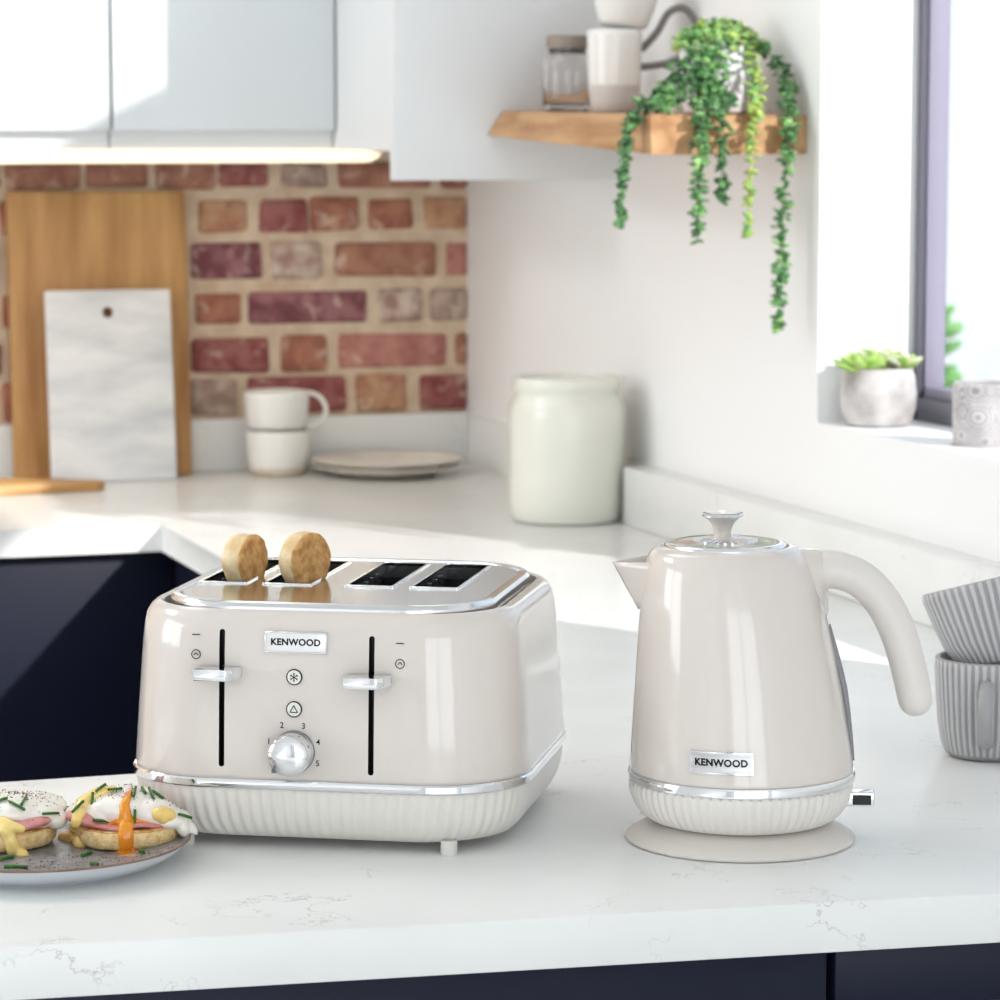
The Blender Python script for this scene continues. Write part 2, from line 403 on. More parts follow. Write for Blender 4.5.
# window: sill board, frame, panes
win = struct(empty('window_1', (1.665, 2.8, SZ)))
def W(name, x0, x1, y0, y1, z0, z1, m, bev=0.002):
    o = BOX(name, x0 - 1.665, x1 - 1.665, y0 - 2.8, y1 - 2.8, z0 - SZ, z1 - SZ, m, win, bev); return o
bm = bmesh.new()
for (y0, y1, z0, z1) in ((JY - 0.014, JY, SZ, HZ), (NY, NY + 0.035, SZ, HZ), (NY, JY, SZ, SZ + 0.028), (NY, JY, HZ - 0.03, HZ)):
    box(bm, 0, 0.0365, y0 - 2.8, y1 - 2.8, z0 - SZ, z1 - SZ, 0.002)
obj('window_frame', bm, M['frame'], win)
bm = bmesh.new()
for (y0, y1, z0, z1) in ((JY - 0.018, JY - 0.013, SZ + 0.026, HZ - 0.028), (NY + 0.034, NY + 0.056, SZ + 0.026, HZ - 0.028), (NY + 0.03, JY - 0.013, SZ + 0.026, SZ + 0.04), (NY + 0.03, JY - 0.013, HZ - 0.045, HZ - 0.028)):
    box(bm, 0.008, 0.034, y0 - 2.8, y1 - 2.8, z0 - SZ, z1 - SZ, 0.001)
obj('glazing_bead', bm, M['frame_light'], win)
gl = BOX('pane', 0.019, 0.023, NY + 0.05 - 2.8, JY - 0.013 - 2.8, 0.035, HZ - 0.04 - SZ, glass_mat('window_glass'), win)
# thin window glass that lets the sun through
nt = gl.data.materials[0].node_tree; N = nt.nodes; L = nt.links
for n in list(N):
    if n.type != 'OUTPUT_MATERIAL': N.remove(n)
out = [n for n in N if n.type == 'OUTPUT_MATERIAL'][0]
tr = N.new('ShaderNodeBsdfTransparent'); gs = N.new('ShaderNodeBsdfGlossy'); gs.inputs['Roughness'].default_value = 0.02
fr = N.new('ShaderNodeFresnel'); fr.inputs[0].default_value = 1.35; mx = N.new('ShaderNodeMixShader')
ge = N.new('ShaderNodeNewGeometry'); m1 = N.new('ShaderNodeMath'); m1.operation = 'SUBTRACT'; m1.inputs[0].default_value = 1; L.new(ge.outputs['Backfacing'], m1.inputs[1])
m2 = N.new('ShaderNodeMath'); m2.operation = 'MULTIPLY'; L.new(fr.outputs[0], m2.inputs[0]); L.new(m1.outputs[0], m2.inputs[1])
L.new(m2.outputs[0], mx.inputs[0]); L.new(tr.outputs[0], mx.inputs[1]); L.new(gs.outputs[0], mx.inputs[2]); L.new(mx.outputs[0], out.inputs[0])

# ------------------------------------------------------------------ worktop and base units
bm = bmesh.new()
poly = [(-0.6, 4.24), (0.90, 4.24), (0.90, 2.583), (-0.6, 2.583), (-0.6, 2.135), (1.5405, 1.933), (1.5405, 4.899), (-0.6, 4.899)]
prism(bm, poly, 'z', CT - 0.036, CT, 0.0015)
tag(obj('countertop', bm, M['stone']), 'pale veined stone worktop running round the kitchen in a U shape', 'worktop')

def base_unit(name, poly, label, fronts, group=None):
    x0, y0 = poly[0]
    t = empty(name, (x0, y0, 0)); tag(t, label, 'cabinet', group)
    bm = bmesh.new(); prism(bm, [(x - x0, y - y0) for x, y in poly], 'z', 0.10, CT - 0.037)
    obj('carcass', bm, M['shadowgap'], t)
    bm = bmesh.new(); prism(bm, [(x - x0, y - y0) for x, y in poly], 'z', 0.0, 0.099)
    obj('plinth', bm, M['navy'], t)
    for nm, pl, z0, z1 in fronts:
        bm = bmesh.new(); prism(bm, [(x - x0, y - y0) for x, y in pl], 'z', z0, z1, 0.0015)
        obj(nm, bm, M['navy'], t)
    return t
# back run (front faces the camera at y=4.262)
for a, b, lab in ((-0.6, 0.149, 'navy base cabinet under the back worktop, beyond the left edge'), (0.151, 0.898, 'navy base cabinet under the back worktop, by the inner corner')):
    base_unit('base_cabinet', [(a, 4.28), (b, 4.28), (b, 4.88), (a, 4.88)], lab, [('door', [(a + .001, 4.262), (b + .02 if b > .8 else b, 4.262), (b + .02 if b > .8 else b, 4.28), (a + .001, 4.28)], 0.10, 0.858)])
base_unit('base_cabinet', [(0.94, 2.6), (1.49, 2.6), (1.49, 4.27), (0.94, 4.27)], 'navy base cabinet run under the window worktop',
          [('door', [(0.92, 3.432), (0.94, 3.432), (0.94, 4.26), (0.92, 4.26)], 0.10, 0.858), ('door', [(0.92, 2.6), (0.94, 2.6), (0.94, 3.428), (0.92, 3.428)], 0.10, 0.858)])
fe = lambda x: 2.135 - (x + 0.6) * (2.135 - 1.933) / 2.1405     # front edge of the near worktop
def front_unit(x0, x1, label, lower):
    P = lambda a, b, d0, d1: [(a, fe(a) + d0), (b, fe(b) + d0), (b, fe(b) + d1), (a, fe(a) + d1)]
    bm_poly = [(x0, fe(x0) + 0.032), (x1, fe(x1) + 0.032), (x1, 2.56), (x0, 2.56)]
    return base_unit('base_cabinet', bm_poly, label, [('drawer_front', P(x0 + .0015, x1 - .0015, 0.014, 0.031), lower[0], 0.8625), ('drawer_front', P(x0 + .0015, x1 - .0015, 0.014, 0.031), 0.48, lower[1])])
front_unit(-0.6, 0.8965, 'wide navy drawer cabinet under the near worktop, left of the dark gap', (0.70, 0.69))
front_unit(0.8995, 1.52, 'narrow navy drawer cabinet under the near worktop, right of the dark gap', (0.8185, 0.815))

# ------------------------------------------------------------------ wall units
def wall_unit(name, label, group, x0, x1, y0, y1, z0, z1, doors, m=M['white_gloss'], pelmet=None):
    t = empty(name, ((x0 + x1) / 2, y0, z0)); tag(t, label, 'cupboard', group)
    ox, oy, oz = t.location
    BOX('carcass', x0 - ox, x1 - ox, y0 + 0.02 - oy, y1 - oy, 0.0, z1 - oz, M['white_satin'], t)
    for a, b, c, d in doors: BOX('door', a - ox, b - ox, -0.001, 0.0195, c - oz, d - oz, m, t, bev=0.002)
    return t
wall_unit('wall_cupboard', 'white gloss wall cupboard left of the door gap, over the brick', 'wall', 0.30, 0.9015, 4.57, 4.898, 1.405, 2.2, [(0.302, 0.9005, 1.431, 2.19)])
wall_unit('wall_cupboard', 'white gloss wall cupboard right of the door gap, over the brick', 'wall', 0.9045, 1.2355, 4.57, 4.898, 1.405, 2.2, [(0.9055, 1.2345, 1.431, 2.19)])
t = empty('corner_cupboard', (1.39, 4.18, 1.364)); tag(t, 'white wall cupboard in the right corner with a deeper end panel', 'cupboard')
BOX('carcass', 1.2375 - 1.39, WX - .001 - 1.39, 0.021, 0.718, 0.039, 0.84, M['white_satin'], t)
BOX('end_panel', 1.2115 - 1.39, WX - .001 - 1.39, 0.0, 0.02, 0.0, 0.84, M['white_satin'], t, bev=0.001)
# LED bar below the cupboards
t = empty('light_bar', (0.8, 4.585, 1.384)); tag(t, 'glowing warm LED light bar under the white wall cupboards', 'light')
BOX('housing', -0.5, 0.5, 0.014, 0.02, 0.0, 0.0205, M['white_satin'], t)
bm = bmesh.new(); prism(bm, [(-0.5, 0.001), (0.485, 0.001), (0.502, 0.006), (0.510, 0.014), (0.47, 0.0195), (0.3, 0.0205), (-0.5, 0.0205)], 'y', 0.0, 0.0135)
obj('diffuser', bm, M['led'], t)

# ------------------------------------------------------------------ floating shelf
t = bmesh.new()
nx, ny = 8, 24
Y0, Y1 = 3.545, 4.178
rs = []
for j in range(ny + 1):
    u = j / ny; y = Y0 + (Y1 - Y0) * u
    w = 0.004 * noise.noise(Vector((u * 6, 0, 3))) * (0 if j == 0 else 1)
    xt = 1.343 + 0.022 * max(0, u - 0.55) / 0.45 + w; xb = 1.343 + w * 0.5
    zt = 1.4497 + 0.0085 * u; zb = 1.4035 + 0.0215 * u
    rs.append([(xb, y, zb), (xt - 0.002, y, zt - 0.004), (xt, y, zt - 0.001), (xt + 0.003, y, zt), (WX - 0.001, y, zt), (WX - 0.001, y, zb), (xb + 0.003, y, zb - 0.0005)])
rings(t, rs)
tag(obj('floating_shelf', t, M['wood_shelf'], smooth=False), 'thick rough oak shelf fixed to the white wall beside the window', 'shelf')
shz = lambda y: 1.4497 + 0.0085 * (y - Y0) / (Y1 - Y0)

# ------------------------------------------------------------------ mugs
def mug(name, label, cat, loc, h, rt, rb, m, rot=(0, 0, 0), flutes=0, handle=True, hang=0.0, group=None, foot=None, footh=0.0, hr=1.0, hm=None, hz=0.5):
    t = empty(name, loc); t.rotation_euler = rot; tag(t, label, cat, group)
    th = 0.004
    pr = [(0, 0.0), (rb * 0.72, 0.0), (rb * 0.86, 0.0012), (rb * 0.95, h * 0.06), (rb, h * 0.13), (rb + (rt - rb) * 0.45, h * 0.32), (rb + (rt - rb) * 0.75, h * 0.6), (rt, h * 0.9), (rt, h * 0.985), (rt - th * 0.5, h)]
    out = [(r, z) for r, z in pr[1:]]
    inn = [(rt - th, h * 0.985), (rt - th, h * 0.6), (rb - th, h * 0.25), (rb * 0.6, h * 0.1), (0.002, h * 0.09)]
    am = None
    if flutes:
        am = [0, 0.0006, 0.0014, 0.0022, 0.0025, 0.0025, 0.0025, 0.0014, 0] + [0] * len(inn)
    bm = lathe(out + inn, n=(flutes * 8 if flutes else 64), amp=am, flutes=flutes)
    mm = m
    if flutes:
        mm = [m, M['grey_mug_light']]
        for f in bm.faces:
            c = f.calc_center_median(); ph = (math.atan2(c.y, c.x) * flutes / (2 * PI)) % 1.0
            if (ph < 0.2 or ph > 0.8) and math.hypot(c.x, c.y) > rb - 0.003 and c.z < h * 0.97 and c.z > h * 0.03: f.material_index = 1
    obj('body', bm, mm, t, ang=70)
    if foot:
        bm = lathe([(rb * 0.72, -0.0002), (rb * 0.87, 0.001), (rb * 0.957, h * 0.06), (rb * 1.012, h * 0.13), (rb * 1.012 + (rt - rb) * 0.45 * footh, h * 0.13 + 0.2 * h * footh)], cap1=False)
        obj('unglazed_foot', bm, foot, t)
    if handle:
        c, s = math.cos(hang), math.sin(hang)
        pts = []; k = 14
        for i in range(k + 1):
            a = R(110) - R(220) * i / k
            x = (rt + rb) / 2 * 0.96 + h * 0.33 * hr * max(-0.12, math.cos(a)); zz = h * hz + h * 0.30 * hr * math.sin(a)
            pts.append((c * x, s * x, zz))
        bm = bmesh.new(); sweep(bm, pts, 0.0042 * (1.0 if h < 0.1 else 1.3), 12, 1.5, up=Vector((-s, c, 0)))
        obj('handle', bm, hm or m, t)
    return t
# two on the back worktop
mug('mug', 'white mug with sandy foot standing on the back worktop', 'mug', (1.205, 4.81, CT), 0.070, 0.050, 0.044, M['ceramic_white'], handle=False, foot=M['ceramic_sand'], footh=0.3, group='white mugs by the bricks')
mug('mug', 'white mug stacked on top of another before the bricks, handle to the right', 'mug', (1.203, 4.81, CT + 0.0705), 0.060, 0.0515, 0.046, M['ceramic_white'], hang=R(-15), group='white mugs by the bricks', hr=1.5, hz=0.5)
# two on the shelf
mug('mug', 'white mug with taupe foot and dark grey handle on the oak shelf', 'mug', (1.437, 3.93, shz(3.93)), 0.106, 0.036, 0.032, M['ceramic_white'], handle=False, foot=M['taupe_glaze'], footh=1.0, group='mugs on the oak shelf')
bm = bmesh.new(); hp_, hr_ = smooth_path([(0.034, 0, 0.080), (0.054, 0, 0.102), (0.070, 0, 0.128), (0.090, 0, 0.133), (0.104, 0, 0.112), (0.097, 0, 0.082), (0.070, 0, 0.064), (0.033, 0, 0.058)], [0.0048] * 8, 6)
sweep(bm, hp_, hr_, 12); hd = obj('handle', bm, M['grey_mug_dark'], [o for o in bpy.data.objects if o.name.startswith('mug') and 'taupe' in o.get('label', '')][0]); hd.rotation_euler = (0, 0, R(-20))
mug('mug', 'plain white mug stacked tilted on another on the oak shelf', 'mug', (1.448, 3.93, shz(3.93) + 0.1085), 0.085, 0.046, 0.034, M['ceramic_white'], rot=(0, R(6), 0), handle=False, group='mugs on the oak shelf')
# two fluted grey ones at the right edge
MC = (1.2345, 2.436)
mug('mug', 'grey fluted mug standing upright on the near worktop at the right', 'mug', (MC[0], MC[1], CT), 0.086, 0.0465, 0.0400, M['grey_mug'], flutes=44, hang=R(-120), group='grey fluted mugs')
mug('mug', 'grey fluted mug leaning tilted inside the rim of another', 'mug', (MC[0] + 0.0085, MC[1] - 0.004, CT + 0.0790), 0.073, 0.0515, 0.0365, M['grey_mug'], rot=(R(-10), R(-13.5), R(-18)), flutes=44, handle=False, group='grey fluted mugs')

# glass jar with lid on the shelf
t = empty('glass_jar', (1.4135, 4.05, shz(4.05))); tag(t, 'small clear glass jar with a grey lid, leftmost on the oak shelf', 'jar')
bm = lathe([(0.026, 0), (0.031, 0.003), (0.0325, 0.01), (0.0325, 0.062), (0.030, 0.070), (0.0245, 0.076), (0.0245, 0.088), (0.0225, 0.088), (0.0225, 0.075), (0.0275, 0.069), (0.0298, 0.06), (0.0298, 0.012), (0.027, 0.008), (0.001, 0.008)])
obj('jar_body', bm, M['glass'], t)
obj('lid', lathe([(0.0235, 0.082), (0.0275, 0.083), (0.0275, 0.098), (0.026, 0.1), (0.001, 0.1)]), M['lidwood'], t)

# ------------------------------------------------------------------ cookie jar and crockery at the back
t = empty('storage_jar', (1.440, 4.122, CT)); tag(t, 'large off-white ceramic storage jar in the corner', 'jar')
bm = lathe([(0.068, 0), (0.074, 0.002), (0.0785, 0.012), (0.080, 0.03), (0.0795, 0.10), (0.080, 0.145), (0.079, 0.158), (0.0745, 0.168), (0.071, 0.173), (0.071, 0.178), (0.074, 0.182), (0.0745, 0.193), (0.072, 0.197), (0.068, 0.197), (0.066, 0.19), (0.066, 0.02), (0.002, 0.016)], n=80)
obj('jar_body', bm, M['ceramic_jar'], t)
obj('lid', lathe([(0.0655, 0.188), (0.0655, 0.192), (0.05, 0.195), (0.012, 0.197), (0.001, 0.1975)]), M['ceramic_jar'], t)

def plate_bm(r, h):
    return lathe([(r * 0.55, 0), (r * 0.60, 0), (r * 0.72, h * 0.35), (r * 0.93, h * 0.75), (r * 0.995, h * 0.93), (r, h), (r * 0.985, h + 0.0006), (r * 0.90, h * 0.86), (r * 0.70, h * 0.55), (r * 0.58, h * 0.3), (0.002, h * 0.28)], n=80)
tag(obj('plate', plate_bm(0.1185, 0.018), M['ceramic_plate']), 'stone-coloured plate, lower of the two stacked near the bricks', 'plate', 'stacked plates').location = (1.366, 4.755, CT)
tag(obj('plate', plate_bm(0.1175, 0.018), M['ceramic_plate']), 'stone-coloured plate, upper of the two stacked near the bricks', 'plate', 'stacked plates').location = (1.365, 4.755, CT + 0.0085)

# cutting boards leaning on the brick wall
def lean_board(name, w, h, th, loc, lean, m, label, hole=None, rz=0):
    bm = bmesh.new(); box(bm, -w / 2, w / 2, 0, th, 0, h, 0.004, 3)
    o = obj(name, bm, m); 
    if hole:
        c = bmesh.new(); bmesh.ops.create_cone(c, cap_ends=True, segments=32, radius1=hole[2], radius2=hole[2], depth=0.1, matrix=Matrix.Translation((hole[0], th / 2, hole[1])) @ Matrix.Rotation(R(90), 4, 'X'))
        co = obj('c', c, m); cut(o, [co]); o.data.shade_smooth(); o.data.set_sharp_from_angle(angle=R(40))
    o.location = loc; o.rotation_euler = (lean, 0, rz)
    return tag(o, label, 'cutting board')
lean_board('cutting_board', 0.277, 0.44, 0.018, (0.9375, 4.838, CT + 0.0005), R(-4.2), M['wood_board'], 'tall plain oak cutting board leaning on the brick wall')
lean_board('marble_board', 0.194, 0.2925, 0.012, (0.9435, 4.785, CT + 0.0005), R(-7.2), M['marble'], 'white marble serving board with a hole, leaning on the oak board', hole=(-0.0015, 0.258, 0.0085))
bm = bmesh.new()
prism(bm, [(0.35, 4.60), (0.893, 4.665), (0.908, 4.680), (0.900, 4.700), (0.80, 4.768), (0.55, 4.768), (0.35, 4.76)], 'z', CT + 0.0002, CT + 0.014, 0.003)
tag(obj('chopping_board', bm, M['wood_chop']), 'pale wooden chopping board lying flat on the back worktop', 'cutting board')

# ------------------------------------------------------------------ trailing plant
def leaf_blob(bm, c, s, d, mi=0):
    rot = Vector(d).normalized().to_track_quat('X', 'Z').to_matrix().to_4x4()
    n0 = len(bm.faces)
    bmesh.ops.create_icosphere(bm, subdivisions=1, radius=1, matrix=Matrix.Translation(c) @ rot @ Matrix.Diagonal((s, s * 0.72, s * 0.38, 1)))
    bm.faces.ensure_lookup_table()
    for f in bm.faces[n0:]: f.material_index = mi
random.seed(11)
PX, PY = 1.4655, 3.645
PZ = shz(PY)
t = empty('trailing_plant', (PX, PY, PZ)); tag(t, 'trailing string-of-leaves plant in a white pot, hanging over the oak shelf', 'potted plant')
bm = lathe([(0.034, 0), (0.040, 0.003), (0.044, 0.02), (0.046, 0.05), (0.046, 0.078), (0.044, 0.082), (0.041, 0.08), (0.040, 0.06), (0.002, 0.058)], n=48)
obj('pot', bm, M['white_pot'], t)
obj('soil', lathe([(0.0395, 0.0635), (0.0395, 0.068), (0.02, 0.071), (0.002, 0.072)]), M['soil'], t)
def vine(path, wid, n, mats, s=0.0062, name='vine'):
    P, rr = smooth_path(path, [w * 1.15 for w in wid], 8); bm = bmesh.new()
    sweep(bm, P, 0.0009, 6)
    for k in range(n):
        u = random.random() * (len(P) - 1); i = int(u); f = u - i
        p = P[i].lerp(P[min(i + 1, len(P) - 1)], f); w = rr[i]
        d = Vector((random.gauss(0, 1), random.gauss(0, 1), random.gauss(0, 0.5))).normalized()
        c = p + d * w * random.uniform(0.35, 1.0)
        q = random.random(); mi = 0 if q < 0.6 else (1 if q < 0.85 else 2)
        leaf_blob(bm, c, s * random.uniform(0.75, 1.25), d + Vector((0, 0, random.uniform(-0.8, 0.4))), mi)
    return obj(name, bm, mats, t)
G = [M['leaf'], M['leaf_dark'], M['leaf_light']]; GL = [M['leaf_light'], M['leaf'], M['leaf_yellow']]; GY = [M['leaf_yellow'], M['leaf_light'], M['leaf_yellow']]; GD = [M['leaf_dark'], M['leaf'], M['leaf']]
# image-right direction on the shelf ~ +x ; a vine falls in front of the shelf's near end (y < 3.545) or its long side (x < 1.343)
def L3(x, y, z): return (x - PX, y - PY, z - PZ)
def vine_w(path, wid, n, mats, **k): return vine([L3(*p) for p in path], wid, n, mats, **k)
# crown
bm = bmesh.new()
for k in range(420):
    a = random.uniform(0, 2 * PI); r = 0.058 * math.sqrt(random.random()); 
    c = Vector((r * math.cos(a), r * math.sin(a), 0.076 + 0.030 * (1 - (r / 0.06) ** 2) + random.uniform(-0.006, 0.010)))
    q = random.random(); leaf_blob(bm, c, 0.0052 * random.uniform(0.8, 1.3), (random.gauss(0, 1), random.gauss(0, 1), random.random()), 0 if q < 0.5 else (1 if q < 0.7 else 2))
obj('crown', bm, GL, t)
vine_w([(1.43, 3.62, 1.525), (1.405, 3.62, 1.505), (1.385, 3.60, 1.478), (1.350, 3.58, 1.462), (1.326, 3.57, 1.440), (1.318, 3.57, 1.40), (1.316, 3.57, 1.36), (1.312, 3.57, 1.322)], [.012, .016, .016, .012, .009, .007, .006, .005], 210, GD)
vine_w([(1.44, 3.60, 1.53), (1.42, 3.58, 1.51), (1.40, 3.57, 1.485), (1.372, 3.565, 1.468), (1.355, 3.555, 1.458)], [.014, .016, .016, .014, .01], 170, G)
vine_w([(1.43, 3.585, 1.525), (1.425, 3.57, 1.50), (1.425, 3.56, 1.475), (1.41, 3.56, 1.463)], [.014, .016, .014, .012], 120, G)
vine_w([(1.445, 3.58, 1.52), (1.43, 3.56, 1.49), (1.415, 3.545, 1.468), (1.403, 3.53, 1.45), (1.395, 3.525, 1.42), (1.394, 3.525, 1.38), (1.395, 3.525, 1.34), (1.393, 3.525, 1.303)], [.012, .012, .012, .011, .011, .009, .008, .006], 190, G)
vine_w([(1.46, 3.585, 1.475), (1.437, 3.545, 1.465), (1.427, 3.53, 1.445), (1.426, 3.527, 1.41), (1.425, 3.527, 1.375), (1.425, 3.527, 1.347)], [.008, .009, .009, .008, .007, .005], 95, GD)
vine_w([(1.487, 3.595, 1.525), (1.482, 3.575, 1.50), (1.477, 3.55, 1.475), (1.467, 3.53, 1.45), (1.463, 3.525, 1.42), (1.461, 3.525, 1.38), (1.459, 3.525, 1.34), (1.458, 3.525, 1.306)], [.010, .010, .010, .009, .008, .007, .005, .005], 130, GY)
vine_w([(1.505, 3.62, 1.535), (1.518, 3.585, 1.515), (1.520, 3.555, 1.485), (1.513, 3.53, 1.45), (1.508, 3.525, 1.41), (1.503, 3.525, 1.36), (1.501, 3.525, 1.31), (1.501, 3.525, 1.26), (1.499, 3.525, 1.225), (1.497, 3.525, 1.197)], [.009, .010, .010, .009, .009, .009, .009, .008, .007, .005], 260, G)

# ------------------------------------------------------------------ pots on the sill
t = empty('succulent_pot', (1.594, 3.448, SZ)); tag(t, 'round weathered concrete pot with lime green succulent on the sill', 'potted plant')
obj('pot', lathe([(0.034, 0), (0.039, 0.003), (0.0445, 0.02), (0.0455, 0.038), (0.043, 0.058), (0.0395, 0.068), (0.037, 0.069), (0.036, 0.062), (0.002, 0.060)], n=48), M['concrete'], t)
obj('soil', lathe([(0.0362, 0.0605), (0.036, 0.064), (0.002, 0.066)]), M['soil'], t)
def rosette(c, r, mats, n=26):
    bm = bmesh.new()
    for k in range(n):
        a = k * 2.39996; u = k / n; el = R(75 - 62 * u); ln = r * (0.35 + 0.65 * u)
        d = Vector((math.cos(a) * math.cos(el), math.sin(a) * math.cos(el), math.sin(el)))
        rot = d.to_track_quat('X', 'Z').to_matrix().to_4x4(); n0 = len(bm.faces)
        bmesh.ops.create_uvsphere(bm, u_segments=10, v_segments=8, radius=1, matrix=Matrix.Translation(Vector(c) + d * ln * 0.55) @ rot @ Matrix.Diagonal((ln * 0.55, r * 0.22, r * 0.09, 1)))
        bm.faces.ensure_lookup_table()
        for f in bm.faces[n0:]: f.material_index = k % 2
    return bm
obj('rosette', rosette((-0.022, -0.006, 0.063), 0.042, 0), [M['succulent'], M['succulent']], t)
obj('rosette', rosette((0.003, 0.008, 0.070), 0.040, 0), [M['succulent'], M['succulent_pale']], t)
obj('rosette', rosette((0.022, -0.004, 0.063), 0.041, 0), [M['succulent_pale'], M['succulent']], t)
# small patterned pot
def fan_mat():
    m = mat('fan_patterned_concrete', lin(208, 204, 204), 0.8, col2=lin(180, 176, 176), scale=30)
    nt = m.node_tree; N = nt.nodes; L = nt.links; p = N['Principled BSDF']
    base = p.inputs['Base Color'].links[0].from_socket
    tc = N.new('ShaderNodeTexCoord'); v = N.new('ShaderNodeTexVoronoi'); v.inputs['Scale'].default_value = 38; v.inputs['Randomness'].default_value = 0.55
    L.new(tc.outputs['Object'], v.inputs['Vector'])
    a = N.new('ShaderNodeMath'); a.operation = 'MULTIPLY'; a.inputs[1].default_value = 62; L.new(v.outputs['Distance'], a.inputs[0])
    s = N.new('ShaderNodeMath'); s.operation = 'SINE'; L.new(a.outputs[0], s.inputs[0])
    r = N.new('ShaderNodeMapRange'); r.inputs[1].default_value = 0.1; r.inputs[2].default_value = 0.9; r.inputs[4].default_value = 0.6; L.new(s.outputs[0], r.inputs[0])
    mx = N.new('ShaderNodeMixRGB'); mx.inputs[2].default_value = lin(122, 118, 122); L.new(r.outputs[0], mx.inputs[0]); L.new(base, mx.inputs[1]); L.new(mx.outputs[0], p.inputs['Base Color'])
    return m
bm = lathe([(0.040, 0), (0.0345, 0.002), (0.037, 0.010), (0.038, 0.058), (0.038, 0.068), (0.036, 0.070), (0.034, 0.068), (0.034, 0.02), (0.002, 0.018)], n=48)
tag(obj('patterned_pot', bm, fan_mat()), 'small pale cylinder pot with engraved fan pattern on the sill', 'pot').location = (1.606, 3.19, SZ)

# ------------------------------------------------------------------ outdoors
struct(BOX('ground_outside', XO, 14, -8, 16, -0.3, -0.1, M['paving']))
random.seed(3)
t = empty('garden_bush', (2.735, 6.35, -0.05)); tag(t, 'sunlit green garden bush outside, seen through the window by its frame', 'bush')
bm = bmesh.new()
for k in range(1500):
    d = Vector((random.gauss(0, 1), random.gauss(0, 1), random.gauss(0, 1))).normalized()
    c = Vector((0.33 * d.x, 0.5 * d.y, 0.80 + 0.71 * d.z)) * random.uniform(0.8, 1.0)
    leaf_blob(bm, c, 0.038 * random.uniform(0.7, 1.2), d, 0)
obj('foliage', bm, M['hedge'], t)
bm = bmesh.new(); sweep(bm, [(0, 0, 0), (0.01, 0, 0.3), (0, 0.01, 0.8)], [0.04, 0.035, 0.02], 10); obj('stem', bm, M['soil'], t)

# ------------------------------------------------------------------ TOASTER
T = empty('toaster', (0.6555, 2.3765, CT), -0.5); tag(T, 'cream four-slot toaster with chrome top and fluted base', 'toaster')
def prof_body(z, a, b, r): return rrect(a, b, r, z, 18, 8)[0]
PB = [(0.050, 0.1495, 0.1425, 0.070), (0.0555, 0.1520, 0.1450, 0.072), (0.058, 0.1525, 0.1453, 0.072), (0.10, 0.1498, 0.1430, 0.071), (0.150, 0.1462, 0.1400, 0.069), (0.162, 0.1448, 0.1388, 0.068),
      (0.170, 0.1430, 0.1370, 0.0665), (0.1755, 0.1400, 0.1345, 0.065), (0.1785, 0.1365, 0.1315, 0.063), (0.1795, 0.1330, 0.1300, 0.061), (0.1785, 0.1305, 0.1290, 0.060), (0.172, 0.1295, 0.1280, 0.060)]
bfront = lambda z: 0.1453 - (z - 0.058) * (0.1453 - 0.1400) / 0.092
bm = bmesh.new(); rings(bm, [prof_body(*p) for p in PB])
body = obj('body', bm, [M['cream'], M['black']], T, ang=35)
def cutter(x0, x1, y0, y1, z0, z1, m, parent=None, rad=0.0):
    bm = bmesh.new(); box(bm, x0, x1, y0, y1, z0, z1)
    if rad:
        es = [e for e in bm.edges if abs(e.verts[0].co.z - e.verts[1].co.z) < 1e-6 and abs(e.verts[0].co.x - e.verts[1].co.x) < 1e-6]
        bmesh.ops.bevel(bm, geom=es, offset=rad, segments=4, profile=0.5, affect='EDGES')
    o = obj('c', bm, m, parent, smooth=False); return o
# lever slits and slot wells
cs = [cutter(xc - 0.0021, xc + 0.0021, -0.16, -0.131, z0, z1, M['black'], T, 0.0019) for xc, z0, z1 in ((-0.0678, 0.0635, 0.1655), (0.0456, 0.0610, 0.1635))]
SX = (-0.098, -0.047, 0.018, 0.069)
SY0, SY1 = -0.026, 0.106
cs += [cutter(x - 0.0185, x + 0.0185, SY0 - 0.002, SY1 + 0.002, 0.075, 0.21, M['black'], T) for x in SX]
cut(body, cs); body.data.shade_smooth(); body.data.set_sharp_from_angle(angle=R(35))
# chrome top plate
PT = [(0.1723, 0.1215, 0.1260, 0.060), (0.1745, 0.1245, 0.1290, 0.062), (0.178, 0.1258, 0.1302, 0.063), (0.1815, 0.1255, 0.1299, 0.063), (0.1840, 0.1235, 0.1280, 0.061), (0.1850, 0.1205, 0.1250, 0.059), (0.1843, 0.1175, 0.1220, 0.057), (0.1835, 0.1165, 0.1210, 0.056)]
bm = bmesh.new(); rings(bm, [prof_body(*p) for p in PT])
plate = obj('top_plate', bm, [M['chrome_soft'], M['chrome_soft']], T, ang=30)
cut(plate, [cutter(x - 0.0175, x + 0.0175, SY0, SY1, 0.15, 0.21, M['chrome_soft'], T) for x in SX])
plate.data.shade_smooth(); plate.data.set_sharp_from_angle(angle=R(30))
# thin bright surrounds and guard wires in the slots
for x in SX:
    bm = bmesh.new()
    o, i = 0.0195, 0.0172
    for (a, b, c, d) in ((x - o, x - i, SY0 - .002, SY1 + .002), (x + i, x + o, SY0 - .002, SY1 + .002), (x - i, x + i, SY0 - .002, SY0 + .0003), (x - i, x + i, SY1 - .0003, SY1 + .002)):
        box(bm, a, b, c, d, 0.1815, 0.1848, 0.0004, 1)
    sr = obj('slot_surround', bm, M['chrome'], T)
    bm = bmesh.new()
    for s in (-1, 1):
        for k in range(5):
            y = SY0 + 0.02 + k * 0.022
            sweep(bm, [(x + s * 0.0145, y, 0.08), (x + s * 0.0155, y, 0.13), (x + s * 0.0165, y, 0.178)], 0.0007, 6, up=Vector((0, 1, 0)))
    obj('guard_wires', bm, M['chrome_soft'], sr)
